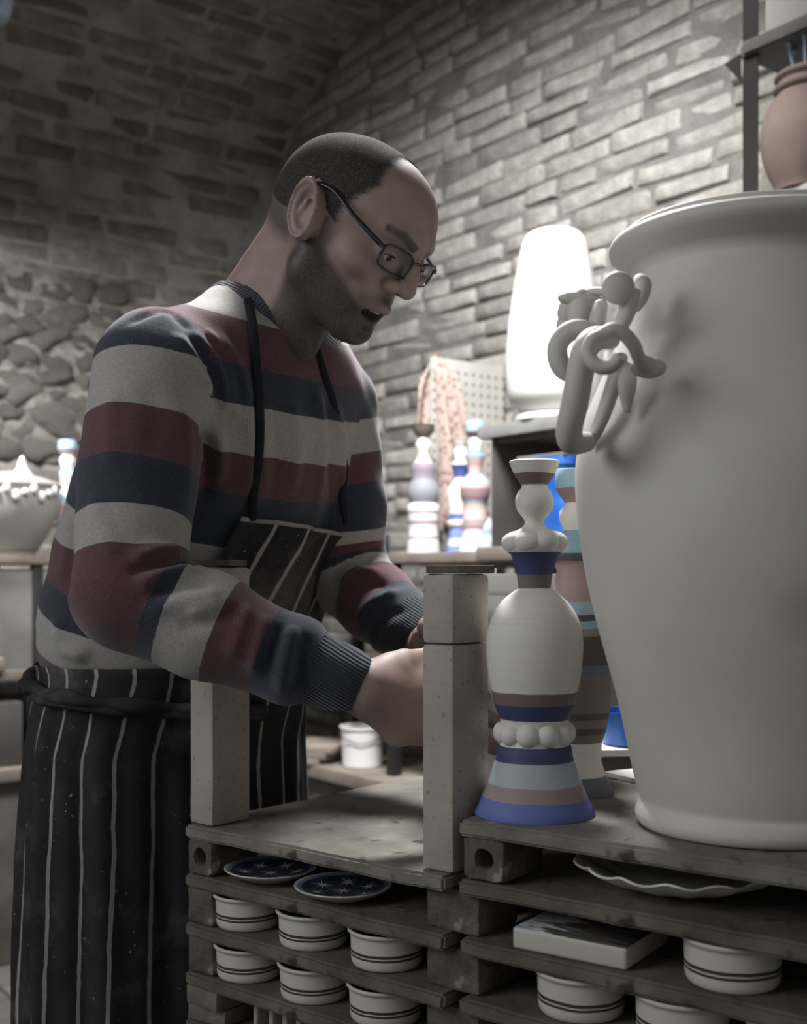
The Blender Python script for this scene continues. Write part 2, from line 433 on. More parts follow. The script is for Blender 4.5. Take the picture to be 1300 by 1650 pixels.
def brick_block(name, base, rz, du, dv, h, z, label, m, hole=False, group=None, seed=0, bev=.004, cat='brick'):
    """a block with its corner at base (u0, v0 already applied), standing on z"""
    bm = bmesh.new()
    if hole:
        # front wall ring with a round bore running through the block
        seg = 24; r = h*.24
        def sq(a):
            c, s = math.cos(a), math.sin(a); k = 1/max(abs(c)/(du/2), abs(s)/(h/2)); return (c*k, s*k)
        rr = []
        ang = [2*math.pi*(i+.5)/seg for i in range(seg)]
        for (yy, f) in ((dv, 'b'), (dv, 'o'), (0.0, 'o'), (0.0, 'b')):
            pass
        outer = lambda y, k: [(du/2+sq(a)[0]*k, y, h/2+sq(a)[1]*k) for a in ang]
        inner = lambda y, q: [(du/2+r*q*math.cos(a), y, h/2+r*q*math.sin(a)) for a in ang]
        rings = [inner(dv*.7, 1), inner(.002, 1), inner(0, 1.12), outer(0, .93), outer(.003, 1), outer(dv-.003, 1), outer(dv, .93)]
        grid_faces(bm, rings, True, (True, True))
    else:
        box(bm, (du, dv, h), (du/2, dv/2, h/2), bev=bev, seg=2)
        bmesh.ops.subdivide_edges(bm, edges=[e for e in bm.edges if e.calc_length() > .03], cuts=3, use_grid_fill=True)
    for v in bm.verts:
        k = .0012 if m is bk_dark else .0005
        z0 = v.co.z; v.co += Vector(noise.noise_vector(v.co*60+Vector((seed*5, 2, 0))))*k
        v.co.z = max(0, min(h, v.co.z if 1e-4 < z0 < h-1e-4 else z0))
    o = obj(name, bm, m, sharp=40); o.location = (base.x, base.y, z); o.rotation_euler = (0, 0, rz)
    return tag(o, label, cat, group)
LL = .394; DD = .45; LR = .52
ordn = ['top', 'second', 'third', 'fourth', 'fifth']
for k in range(5):
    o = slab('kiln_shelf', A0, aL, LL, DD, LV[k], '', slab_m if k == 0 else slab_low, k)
    tag(o, ['pale kiln shelf slab carrying the two block posts, on top of the left stack', 'kiln shelf slab under the two star plates in the left stack', 'kiln shelf slab under the upper row of striped bowls at left',
            'kiln shelf slab under the lower row of striped bowls at left', 'lowest kiln shelf slab of the left stack, at the bottom of the picture'][k], 'shelf')
RV = [LV[0]+.059]+LV
for k in range(6):
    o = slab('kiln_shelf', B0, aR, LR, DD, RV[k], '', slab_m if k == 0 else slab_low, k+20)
    tag(o, ['rough kiln shelf slab under the blue footed candlestick and the giant white jar', 'kiln shelf slab under the scalloped platter in the right stack', 'kiln shelf slab under the painted tile block in the right stack',
            'kiln shelf slab under the cut-off bowls at the bottom of the right stack', 'kiln shelf slab below the lowest bowls of the right stack', 'lowest kiln shelf slab of the right stack'][k], 'shelf')
BH = .059-TH
def LB(u, v): return A0+US*u+VS*v
def RB(u, v): return B0+UR*u+VR*v
wl = ['dark brick with a round bore at the left corner under the pale top shelf', 'dark brick at the left corner beside the upper row of striped bowls', 'dark brick at the left corner beside the lower row of striped bowls']
for k in range(3):
    brick_block('prop_brick', LB(.002, .004), aL, .044, .075, BH, LV[k]-.059, wl[k], bk_dark, hole=(k == 0), seed=k)
sb = mat('thin_brick', '7b756d', '57524c', 20, .95, .6, 80, .004, .1)
brick_block('thin_brick', LB(.002, .004), aL+.1, .06, .07, .02, LV[4]+.0001, 'lower of two thin bricks stacked at the bottom left corner', sb, seed=31)
brick_block('thin_brick', LB(.0, .003), aL-.05, .058, .07, BH-.02-.0002, LV[4]+.0201, 'upper of two thin bricks stacked at the bottom left corner', sb, seed=32)
# bricks bridging both stacks at the middle
for k in range(4):
    b = A0+US*(LL-.035)+VS*.018
    brick_block('prop_brick', b, aL, .066, .07, BH, LV[k]-.059, ['dark brick between the stacks right under the near block post', 'dark brick between the stacks beside the painted tile block', 'dark brick between the stacks beside the lowest bowls in view', 'dark brick between the stacks at the bottom edge'][k], bk_dark, seed=40+k)
brick_block('prop_brick', RB(.003, .004), aR, .048, .075, BH, LV[0], 'dark brick with a round bore under the shelf corner beneath the blue footed candlestick', bk_dark, hole=True, seed=50)
for k in range(1, 5):
    brick_block('prop_brick', RB(.40, .02), aR, .06, .075, BH, RV[k+1] if k < 5 else 0, 'dark brick near the right picture edge, %s shelf gap of the right stack' % ordn[k], bk_dark, seed=60+k)
brick_block('prop_brick', RB(.44, .02), aR, .06, .075, BH, RV[1], 'dark brick under the giant jar\'s shelf at the far right', bk_dark, seed=66)
for k in range(4):
    for (u, nm) in ((.004, 'left'), (LL-.06, 'right')):
        brick_block('prop_brick', LB(u, DD-.085), aL, .05, .075, BH, LV[k]-.059, 'dark brick holding up a rear corner of the left stack', bk_dark, seed=70+k, group='rear bricks of the left stack')
for k in range(5):
    for u in (.012, .44):
        brick_block('prop_brick', RB(u, DD-.085), aR, .05, .075, BH, RV[k+1], 'dark brick holding up a rear corner of the right stack', bk_dark, seed=80+k, group='rear bricks of the right stack')
# tall blocks from the floor to the lowest shelves (below the picture)
for (fn, ww, lab) in ((LB, LL, 'left'), (RB, LR, 'right')):
    for u in (.01, ww-.11):
        for v in (.02, DD-.12):
            brick_block('concrete_block', fn(u, v), aL if fn is LB else aR, .09, .09, LV[4]-TH, 0, 'tall grey concrete block on the floor under the %s stack' % lab, sb, seed=90, group='concrete blocks under the %s stack' % lab, cat='block')
# perforated brick under the fourth shelf
bm = bmesh.new(); pw, ph, pd = .10, BH-.002, .05
hx = [(-.033), -.011, .011, .033]
for x in (-.0475, -.022, 0, .022, .0475): box(bm, (.0075, pd, ph), (x, 0, ph/2), bev=.0015, seg=1)
for z in (.0035, ph-.0035): box(bm, (pw+.002, pd-.001, .007), (0, 0, z), bev=.0015, seg=1)
p = LB(.145, .05); o = obj('perforated_brick', bm, bk_pale, sharp=40); o.location = (p.x, p.y, LV[4]+.0003); o.rotation_euler = (0, 0, aL)
tag(o, 'pale perforated hollow brick lying at the bottom of the left stack', 'brick')
# posts of stacked blocks
def post(base, rz, du, dv, z, parts, labs):
    for (h, lb), sd in zip(zip(parts, labs), (1, 2)):
        brick_block('prop_block', base, rz, du, dv, h, z, lb, bk_pale, seed=sd+int(base.x*100), bev=.006, cat='block'); z += h+.0004
    return z
zt = post(LB(LL-.0365, .012), aL, .040, .064, LV[0], (.230, .071), ('tall pale block on the shelf corner, lower half of the near post hiding the hand', 'short pale block topping the near post, under a dark tile'))
bm = bmesh.new()
pts = [(-.034, -.02), (-.002, -.031), (.036, -.016), (.038, .012), (.004, .03), (-.03, .018)]
grid_faces(bm, [[(x, y, z) for x, y in pts] for z in (0, .0085)], True, (True, True)); bmesh.ops.bevel(bm, geom=bm.edges[:], offset=.0008, segments=1, affect='EDGES')
o = obj('tile_scrap', bm, mat('dark_tile', '6a6158', '4f4842', 18, .8, .4, 90, .002, .25), sharp=30); p = LB(LL-.014, .045); o.location = (p.x, p.y, zt+.0002); o.rotation_euler = (0, 0, 0)
tag(o, 'dark broken tile lying flat on the near block post', 'tile')
zt2 = post(LB(.0, .008), aL, .042, .062, LV[0], (.230, .0805), ('tall pale block at the left shelf corner, lower half of the post behind the forearm', 'short pale block topping the left post in front of the apron bib'))
bm = bmesh.new(); pts = [(-.030, -.022), (.022, -.034), (.036, .012), (-.012, .034)]
grid_faces(bm, [[(x, y, z) for x, y in pts] for z in (0, .0075)], True, (True, True)); bmesh.ops.bevel(bm, geom=bm.edges[:], offset=.0008, segments=1, affect='EDGES')
o = obj('tile_scrap', bm, bpy.data.materials['dark_tile'], sharp=30); p = LB(.021, .038); o.location = (p.x-.004, p.y, zt2+.0002)
tag(o, 'brown broken tile lying flat on the left block post', 'tile')

# ================================================================ pottery
bisque = mat('bisque_white', 'cfccc4', 'c3c0b8', 6, .62, .18, 90, .0012, .3)
bisque_j = mat('bisque_jar', 'c4c1ba', 'b6b3ac', 5, .6, .22, 60, .0015, .32)
glaze = mat('bowl_clay', 'b9b5ab', 'a9a59b', 12, .5, .12, 60, .001, .4)
def dims(c, Y, prof, y_of_z=None):
    """(pixel row, half width) pairs -> (radius, z) above the camera level"""
    out = []
    for y, w in prof: out.append((Y*w/math.sqrt(F*F+w*w), -(y-HOR)/F*Y))
    return out
# --- giant jar
JY = 1.129; JX = (1215-650)/F*JY; JZ = RV[0]
pr = [(1290, 181), (1250, 192), (1150, 213), (1050, 240), (980, 258), (920, 272), (860, 281), (800, 287), (740, 287), (680, 275), (620, 250), (560, 224), (510, 207), (470, 192), (445, 186)]
body = smooth_prof(dims(0, JY, pr), 6)
zb = JZ-H
foot = smooth_prof([(.085, zb+.0005), (.104, zb+.0005), (.1095, zb+.003), (.1125, zb+.010), (.111, zb+.018), (.1075, zb+.024)], 4)
body = [(r, z) for r, z in body if z > zb+.028]
lipz = lambda y: -(y-HOR)/F*JY
lip = smooth_prof([(.116, lipz(432)), (.128, lipz(418)), (.1345, lipz(409)), (.1375, lipz(400)), (.1365, lipz(391)), (.132, lipz(385)), (.1285, lipz(386)), (.1255, lipz(384)), (.1255, lipz(377)), (.1235, lipz(373)), (.119, lipz(374)), (.1155, lipz(384)), (.104, lipz(430)), (.108, lipz(480)), (.125, lipz(560)), (.15, lipz(700)), (.16, lipz(800)), (.14, lipz(1000)), (.10, lipz(1280)), (.02, lipz(1290))], 4)
jar = thing('giant_jar', 'giant unglazed white jar with a rolled rim and curling handles, cut by the right edge', 'jar', (JX, JY, JZ))
def jf(a, r, z): return r*(1+.004*math.sin(2*a+1)+.0016*math.sin(z*55+a)), z
bm = lathe(bmesh.new(), [(r, z-zb) for r, z in foot+body+lip], 128, fn=jf)
jarn = NT('jar_bisque'); co = jarn.co()
jc = jarn.ramp(jarn.noise(co, 6, 4), [(.3, lin('b5b1aa')), (.7, lin('c2bfb8'))])
sub = jarn.n('ShaderNodeVectorMath', operation='DISTANCE'); jarn.l(co, sub.inputs[0]); sub.inputs[1].default_value = (-.005, -.165, .205)
jc = jarn.mix(jarn.ramp(sub.outputs['Value'], [(.012, (.35, .35, .35, 1)), (.034, (0, 0, 0, 1))]), jc, lin('8b8076'))
jb = jarn.bump(jarn.noise(co, 300, 3), .10, .0006, jarn.bump(jarn.noise(co, 16, 3), .22, .003))
jarm = jarn.fin(jc, .6, jb, .3)
obj('vessel', bm, jarm, jar)
JC = Vector((JX, JY, JZ))
def J(px, py, Y): return P(px, py, Y)-JC
h_ = thing
bm = bmesh.new()
hd = bmesh.new()   # strap handle: broad flattened loop standing out from the jar's shoulder
tube(hd, [J(985, 548, 1.03), J(962, 545, 1.00), J(943, 562, .985), J(935, 600, .985), J(926, 650, .99), J(917, 690, 1.0), J(921, 712, 1.015), J(945, 712, 1.05)], [.008, .0105, .0112, .0115, .0115, .0115, .011, .009], 16, 1.0, 8, up=(0, -1, 0))
obj('strap_handle', hd, jarm, jar)
hd = bmesh.new()   # inner strand of the same handle
tube(hd, [J(1000, 575, 1.035), J(992, 605, 1.03), J(978, 650, 1.035), J(962, 690, 1.05), J(950, 715, 1.075)], [.008, .009, .009, .008, .006], 14, .8, 8)
tube(hd, [J(1012, 590, 1.03), J(1010, 620, 1.02), J(1010, 665, 1.022)], [.0065, .0085, .003], 12, .8, 6)
obj('handle_strand', hd, jarm, jar)
hd = bmesh.new()   # front curl with its flattened tip
cc = (974, 566); R = 26
ring = [J(cc[0]+R*math.cos(a), cc[1]+R*math.sin(a)*.98, .975+.012*math.sin(a*.5)) for a in [math.radians(x) for x in range(55, -10, -22)]]
full = [J(cc[0]+(R)*math.cos(a), cc[1]+R*math.sin(a), .950+.00005*abs(math.degrees(a)-0)) for a in [math.radians(x) for x in (20, 60, 100, 140, 180, 220, 260)]]
full += [J(987, 531, .962), J(1006, 538, .964), J(1021, 556, .970), J(1029, 577, .980), J(1040, 588, .992), J(1058, 592, .998)]
tube(hd, full, [.006]*3+[.0062]*6+[.006, .0058, .0085, .006], 14, 1, 8)
ball(hd, J(1045, 593, .995), .0095, 3, (1.6, .7, .95)); jitter(hd, .0006, 60)
obj('front_curl', hd, jarm, jar)
hd = bmesh.new()   # rear curl
tube(hd, [J(955, 546, 1.02), J(938, 531, 1.02), J(915, 536, 1.02), J(899, 556, 1.02), J(900, 582, 1.02), J(913, 600, 1.02), J(928, 596, 1.02)], [.007, .0085, .009, .009, .009, .008, .006], 14, 1, 8)
obj('rear_curl', hd, jarm, jar)
hd = bmesh.new()
ball(hd, J(996, 464, 1.0), .0142, 4, (1.0, .55, 1.0))
tube(hd, [J(1012, 470, 1.01), J(1011, 495, 1.01), J(1003, 520, 1.015), J(994, 540, 1.02)], [.013, .0105, .0085, .007], 14, .8, 8)
tube(hd, [J(1030, 448, 1.035), J(1035, 458, 1.03), J(1030, 480, 1.03), J(1022, 500, 1.035)], [.006, .0085, .008, .004], 12, .8, 6)
obj('top_knob', hd, jarm, jar)
hd = bmesh.new()   # flower bud with petals
for (x, y, r, sx, sz, ro) in ((918, 497, .014, .75, 1.15, .3), (934, 500, .015, .75, 1.35, .05), (952, 497, .014, .7, 1.3, -.2), (911, 521, .013, .6, 1.0, .25), (935, 483, .014, 1.5, .5, .1), (957, 490, .010, 1.4, .5, -.5)):
    ball(hd, J(x, y, 1.05+abs(x-934)*.0006), r, 3, (sx, .8, sz), Matrix.Rotation(ro, 3, 'Y'))
tube(hd, [J(925, 480, 1.055), J(948, 472, 1.05), J(975, 470, 1.04), J(990, 480, 1.03)], [.003, .005, .005, .004], 10, .8, 6)
tube(hd, [J(968, 492, 1.035), J(962, 520, 1.03), J(968, 545, 1.03)], [.009, .0105, .008], 12, .7, 6)
jitter(hd, .0008, 70)
obj('flower', hd, jarm, jar)

# --- candlesticks
def candlestick(name, px, Y, zs, prof, bands, label, balls=(), hollow=True, seg=64, cols=None, group=None):
    """prof: (pixel row, half width); zs = z of foot"""
    pts = dims(0, Y, prof); z0 = pts[0][1]
    q = [(r, z-z0) for r, z in pts]
    if hollow:
        r1, z1 = q[-1]; q += [(r1*.93, z1+.0012), (r1*.86, z1-.001), (r1*.45, z1-.016), (r1*.4, z1-.028)]
    X = (px-650)/F*Y
    root = thing(name, label, 'candlestick', (X, Y, zs), group=group)
    m = banded(name+'_paint', 0, q[len(pts)-1][1]+.002, [(max(0, -(y-HOR)/F*Y-z0), c) for y, c in bands])
    bm = lathe(bmesh.new(), [(q[0][0]*.9, 0)]+q, seg, fn=lambda a, r, z: (r*(1+.004*math.sin(a*2+z*40)), z))
    obj('body', bm, m, root, sharp=60)
    bm = bmesh.new(); anyb = False
    for (yr, wr, rb_, k, col) in balls:
        rr = Y*wr/F; zz = -(yr-HOR)/F*Y-z0; rad = Y*rb_/F
        bm = bmesh.new()
        for i in range(k):
            a = 2*math.pi*(i+.5)/k-math.pi/2
            ball(bm, ((rr-rad)*math.cos(a), (rr-rad)*math.sin(a), zz), rad, 3, (1, 1, col or 1))
        obj('bead_ring', bm, bisque, root)
    return root
CX, CY = 861, 1.188
WH = 'c9c6bd'; NV = '3c4160'; BR = '6e625f'; BL = '5a68a0'; PG = '9aa3a8'; PK = '8c7d7d'
prof1 = [(1334, 96), (1331, 97), (1320, 91), (1306, 85), (1285, 76), (1265, 69), (1248, 63), (1236, 60), (1225, 59), (1222, 55), (1205, 55), (1184, 55), (1180, 57), (1172, 60), (1158, 65), (1138, 69), (1120, 73), (1100, 76), (1080, 77.5), (1060, 78), (1040, 76), (1020, 70), (1005, 62), (992, 52), (982, 41), (975, 31), (972, 26), (970, 26), (950, 28.5), (934, 33), (918, 38), (916, 40), (912, 46), (900, 49), (888, 46), (880, 32), (874, 20), (868, 15.5), (862, 15.5), (854, 22), (846, 28), (836, 31), (826, 30.5), (816, 26), (810, 21), (807, 20), (806, 21), (798, 26), (790, 32), (778, 37), (768, 41)]
candlestick('candlestick', CX, CY, RV[0], prof1, [(1334, BL), (1306, PK), (1285, PG), (1248, NV), (1225, WH), (1181, NV), (1158, BR), (1138, WH), (972, BR), (951, NV), (916, WH), (806, BR), (789, WH)],
            'white candlestick with a blue flared foot and bead rings, in front beside the giant jar', balls=((898, 55, 26, 8, .72), (1204, 67, 20, 10, 1)))
prof2 = [(1292, 62), (1288, 63), (1262, 50), (1240, 43), (1210, 44), (1190, 51), (1160, 57), (1120, 59), (1085, 57), (1060, 50), (1040, 42), (1027, 40), (1015, 36), (1005, 38), (985, 39), (960, 32), (935, 28), (920, 33), (918, 40), (906, 42), (895, 34), (880, 24), (872, 17), (866, 18), (850, 25), (838, 23), (827, 15), (824, 15), (812, 24), (802, 30), (790, 31), (772, 29)]
candlestick('candlestick', 925, 1.30, RV[0], prof2, [(1292, '62656a'), (1262, WH), (1210, '6b6360'), (1195, '4c4644'), (1185, '6f6763'), (1170, '4e4846'), (1160, '6f6763'), (1100, '5d676f'), (1085, '4a4341'), (1040, '7d7370'), (1027, '7ba0ae'), (1015, '4a4a50'), (1005, '8fa7b2'), (985, '96827f'), (920, '3f4248'), (906, '7d97a4'), (870, WH), (826, '8a7270'), (802, '8fadbb')],
            'brown and blue banded candlestick half hidden between the front candlestick and giant jar')
# --- white pot between the hands
PX, PY_ = .142, 1.45
pot = thing('handled_pot', 'white unglazed pot with small loop handles, held between the man\'s hands', 'pot', (PX, PY_, LV[0]))
q = smooth_prof([(.05, 0), (.066, .001), (.069, .008), (.074, .05), (.083, .11), (.089, .16), (.091, .21), (.091, .26), (.091, .277)], 5)
q += [(.094, .279), (.0955, .283), (.0955, .298), (.0935, .302), (.088, .302), (.085, .298), (.084, .2), (.06, .02), (.01, .015)]
obj('vessel', lathe(bmesh.new(), q, 80), bisque, pot, sharp=50)
for sgn in (0, 1):
    bm = bmesh.new(); c0 = Vector((PX, PY_, LV[0]))
    if sgn == 0: a0 = math.radians(233)
    else: a0 = math.radians(53)
    def hp(w, z, o): a = a0+w; return Vector(((.090+o)*math.cos(a), (.090+o)*math.sin(a), z))
    tube(bm, [hp(-.24, .250, -.003), hp(-.22, .262, .014), hp(-.08, .268, .022), hp(.06, .258, .022), hp(.12, .240, .012), hp(.10, .225, -.003)], .0075, 12, 1, 8)
    obj('loop_handle', bm, bisque, pot)
bm = bmesh.new(); box(bm, (.036, .02, .006), (0, 0, .003), bev=.0008, seg=1); o = obj('tile_scrap', bm, bisque, sharp=30)
o.location = (PX-.052, PY_-.068, LV[0]+.3022); o.rotation_euler = (0, 0, -.3); tag(o, 'small pale tile scrap lying on the rim of the held pot', 'tile')

# --- striped bowls
def make_bowl(label, group):
    root = thing('striped_bowl', label, 'bowl', group=group)
    q = [(.030, .0), (.0355, .0003), (.0375, .002), (.0388, .006), (.0392, .015), (.0396, .029), (.0402, .0335), (.0425, .0358), (.0432, .0378), (.0424, .0392), (.040, .0392), (.0378, .037), (.0362, .030), (.0355, .010), (.030, .006), (.005, .0055)]
    m = banded('bowl_paint', 0, .04, [(0, 'b9b5ab'), (.0115, '3a3834'), (.0138, 'b9b5ab'), (.0152, '3a3834'), (.0182, 'b9b5ab')], .42, .04) if 'bowl_paint' not in bpy.data.materials else bpy.data.materials['bowl_paint']
    obj('vessel', lathe(bmesh.new(), smooth_prof(q, 3), 64), m, root)
    return root
def at_slab(px, py, z):      # point of the shelf plane seen at a pixel
    Y = (H-z)*F/(py-HOR); return Vector(((px-650)/F*Y, Y, z))
bowl0 = None
BW = [  # (u, v, stack, level, scale, label)
 (.066, .044, 'L', 2, 1.0, 'striped bowl in the upper bowl row at left, leftmost, beside the corner brick'),
 (.176, .042, 'L', 2, 1.0, 'striped bowl in the middle of the upper bowl row at left'),
 (.286, .042, 'L', 2, 1.0, 'striped bowl at the right end of the upper bowl row at left'),
 (.070, .042, 'L', 3, 1.0, 'striped bowl in the lower bowl row at left, leftmost, beside the corner brick'),
 (.178, .042, 'L', 3, 1.0, 'striped bowl in the middle of the lower bowl row at left'),
 (.284, .042, 'L', 3, 1.0, 'striped bowl at the right end of the lower bowl row, cut by the bottom edge'),
 (.262, .048, 'R', 2, 1.06, 'striped bowl to the right of the painted tile block, alone on its shelf'),
 (.112, .046, 'R', 3, 1.06, 'striped bowl directly under the painted tile block'),
 (.216, .046, 'R', 3, 1.06, 'striped bowl at bottom right, cut by the bottom edge'),
]
for (u, v, st, lv, sc, lb) in BW:
    if bowl0 is None: bowl0 = make_bowl(lb, 'striped bowls on the kiln shelves'); o = bowl0
    else: o = copy_tree(bowl0)
    p = LB(u, v) if st == 'L' else RB(u, v)
    z = LV[lv] if st == 'L' else RV[lv]
    o['label'] = lb; o.location = (p.x, p.y, z); o.scale = (sc,)*3; o.rotation_euler = (0, 0, u*30)
for (u, v, st, lv) in ((.12, .15, 'L', 2), (.23, .15, 'L', 2), (.12, .15, 'L', 3), (.23, .15, 'L', 3), (.16, .15, 'R', 3)):
    o = copy_tree(bowl0); p = LB(u, v) if st == 'L' else RB(u, v); z = LV[lv] if st == 'L' else RV[lv]
    o['label'] = 'striped bowl hidden in the dark behind the front row of bowls'; o['group'] = 'bowls behind the front rows'; o.location = (p.x, p.y, z)
# --- star plates
star = NT('star_plate_paint'); co = star.co(); sep = star.n('ShaderNodeSeparateXYZ'); star.l(co, sep.inputs[0])
r = star.n('ShaderNodeVectorMath', operation='LENGTH'); cmb = star.n('ShaderNodeCombineXYZ'); star.l(sep.outputs[0], cmb.inputs[0]); star.l(sep.outputs[1], cmb.inputs[1]); star.l(cmb.outputs[0], r.inputs[0])
top = star.ramp(star.noise(co, 60, 3), [(.35, lin('2c2f38')), (.7, lin('444a5e'))])
colr = star.ramp(r.outputs['Value'], [(0, (0, 0, 0, 1)), (.0495, (0, 0, 0, 1)), (.0497, (1, 1, 1, 1))], 'CONSTANT')
ringm = star.ramp(r.outputs['Value'], [(0, (0, 0, 0, 1)), (.0455, (1, 1, 1, 1)), (.0475, (0, 0, 0, 1))], 'CONSTANT')
cc_ = star.mix(ringm, top, lin('7e8aa8')); cc_ = star.mix(colr, cc_, lin('bdb9b0'))
under = star.math('LESS_THAN', star.n('ShaderNodeSeparateXYZ').outputs[2], -1)
geo = star.n('ShaderNodeNewGeometry'); gs = star.n('ShaderNodeSeparateXYZ'); star.l(star.co('Normal'), gs.inputs[0])
cc_ = star.mix(star.math('LESS_THAN', gs.outputs[2], .3), cc_, lin('bdb9b0'))
star.fin(cc_, .3, None, .5)
star_w = mat('star_white', 'c9c5b4', 'a9a595', 60, .4, 0)
def make_plate(label):
    root = thing('star_plate', label, 'plate', group='star painted plates on the second left shelf')
    q = [(.010, 0), (.027, 0), (.029, .001), (.036, .003), (.046, .0072), (.0535, .0115), (.0548, .0128), (.054, .0138), (.050, .0125), (.040, .0092), (.030, .0065), (.02, .0055), (.002, .0052)]
    obj('dish', lathe(bmesh.new(), smooth_prof(q, 3), 64), star.m, root)
    bm = bmesh.new(); prof = q[::-1]
    def zt_(r):
        pts = sorted([(a, b) for a, b in q[7:]]); 
        return float(np.interp(r, [a for a, b in pts], [b for a, b in pts]))
    for (sx, sy, R_, ph) in [(0, 0, .016, .2)]+[(.031*math.cos(a), .031*math.sin(a), .0135, a) for a in [k*math.pi/3 for k in range(6)]]:
        for k in range(8):
            a = ph+k*math.pi/4; RR = R_*(1 if k % 2 else .75); d = Vector((math.cos(a), math.sin(a))); n_ = Vector((-d.y, d.x))
            for (p0, p1, p2) in (((sx+n_.x*.0013, sy+n_.y*.0013), (sx-n_.x*.0013, sy-n_.y*.0013), (sx+d.x*RR, sy+d.y*RR)),):
                vv = [bm.verts.new((x, y, zt_(math.hypot(x, y))+.0006)) for x, y in (p0, p1, p2)]; bm.faces.new(vv)
    obj('star_pattern', bm, star_w, root, smooth=False)
    return root
pl = make_plate('star painted dark plate on the second left shelf, left one beside the bored brick')
p = LB(.098, .050); pl.location = (p.x, p.y, LV[1])
for (u, v, lb, rz) in ((.218, .046, 'star painted dark plate on the second left shelf, right one nearer the viewer', .4), (.22, .165, 'star painted dark plate in shadow behind the two front plates', 1.2)):
    o = copy_tree(pl); p = LB(u, v); o.location = (p.x, p.y, LV[1]); o['label'] = lb; o.rotation_euler = (0, 0, rz)
# --- scalloped platter
bm = bmesh.new()
def sc(a, r, z):
    k = max(0, (r-.04)/.06); return r*(1+.035*k*math.cos(14*a)), z+.0022*k*math.cos(14*a+1.2)
q = [(.01, .0), (.04, .0), (.055, .003), (.080, .012), (.097, .021), (.099, .0225), (.096, .0235), (.078, .0150), (.055, .006), (.02, .004)]
lathe(bm, smooth_prof(q, 4), 112, fn=sc); o = obj('scalloped_platter', bm, bisque); p = RB(.185, .108); o.location = (p.x, p.y, RV[1]+.0002)
tag(o, 'large white platter with a scalloped wavy rim in the right stack', 'platter')
# --- painted tile block
bm = bmesh.new(); box(bm, (.118, .10, .021), (0, 0, .0105), bev=.004, seg=3)
tb = NT('painted_block'); co = tb.co(); gs = tb.n('ShaderNodeSeparateXYZ'); tb.l(tb.co('Normal'), gs.inputs[0]); sp = tb.n('ShaderNodeSeparateXYZ'); tb.l(co, sp.inputs[0])
nn = tb.noise(co, 28, 5, .6, .6)
mp = tb.n('ShaderNodeMapping'); mp.inputs['Rotation'].default_value = (0, 0, .5); mp.inputs['Scale'].default_value = (1, 5, 1); tb.l(co, mp.inputs[0])
paint = tb.ramp(tb.math('ADD', tb.math('MULTIPLY', sp.outputs[0], 5.5), tb.math('MULTIPLY', tb.noise(mp.outputs[0], 30, 4), 1.0)), [(.08, lin('8595ac')), (.22, lin('a6adb6')), (.34, lin('d8d6cf')), (.42, lin('6f7474')), (.5, lin('4d4a45')), (.62, lin('5f5a52')), (.8, lin('38363a'))])
tb.fin(tb.mix(tb.math('GREATER_THAN', tb.math('ADD', gs.outputs[2], tb.math('MULTIPLY', nn, .3)), .93), lin('b2aea5'), paint), .5, tb.bump(nn, .2, .001), .35)
o = obj('painted_block', bm, tb.m, sharp=40); p = RB(.116, .058); o.location = (p.x, p.y, RV[2]+.0002); o.rotation_euler = (0, 0, aR+.05)
tag(o, 'thick white ceramic block with a painted blue and dark scene on top', 'tile')
# --- slender white piece at the lower right
bm = bmesh.new(); lathe(bm, smooth_prof([(.008, 0), (.012, .001), (.011, .006), (.0045, .012), (.004, .028), (.006, .034), (.0055, .037), (.001, .038)], 3), 24)
o = obj('clay_stilt', bm, bisque); p = RB(.287, .030); o.location = (p.x, p.y, RV[3]); tag(o, 'thin upright white clay piece beside the bottom right bowl', 'clay stilt')

# ================================================================ background: benches, shelves, racks
wood = mat('shelf_wood', '8d8378', '6d655c', 7, .8, .3, 60, .002, .2)
metal_g = mat('grey_steel', '8f8f8d', '7c7c7a', 8, .5, .1, 60, .001, .4)
metal_d = mat('dark_steel', '545250', '454442', 8, .6, .1, 60, .001, .3)
black = mat('black_steel', '2c2c2d', '232324', 8, .5, .1, 60, .001, .4)
plaster = mat('cement_plaster', '6e6a64', '504d48', 6, .9, .5, 25, .004, .15)
def rbox(name, t0, t1, d0, d1, z0, z1, m, W=None, label=None, cat=None, parent=None, bev=.003, side='R', group=None):
    W = RW if side == 'R' else LW
    sg = 1 if side == 'R' else -1
    c = W((t0+t1)/2, (d0+d1)/2, (z0+z1)/2); d = DR if side == 'R' else DL; a = math.atan2(d.y, d.x)
    bm = bmesh.new(); box(bm, (t1-t0, d1-d0, z1-z0), (0, 0, 0), bev=bev)
    o = obj(name, bm, m, parent, sharp=40)
    pw = WL.get(parent.name, Vector()) if parent else Vector()
    o.location = c-pw; o.rotation_euler = (0, 0, a); WL[o.name] = c
    if label: tag(o, label, cat, group)
    return o
ZB = H+.063      # top of the upper benches
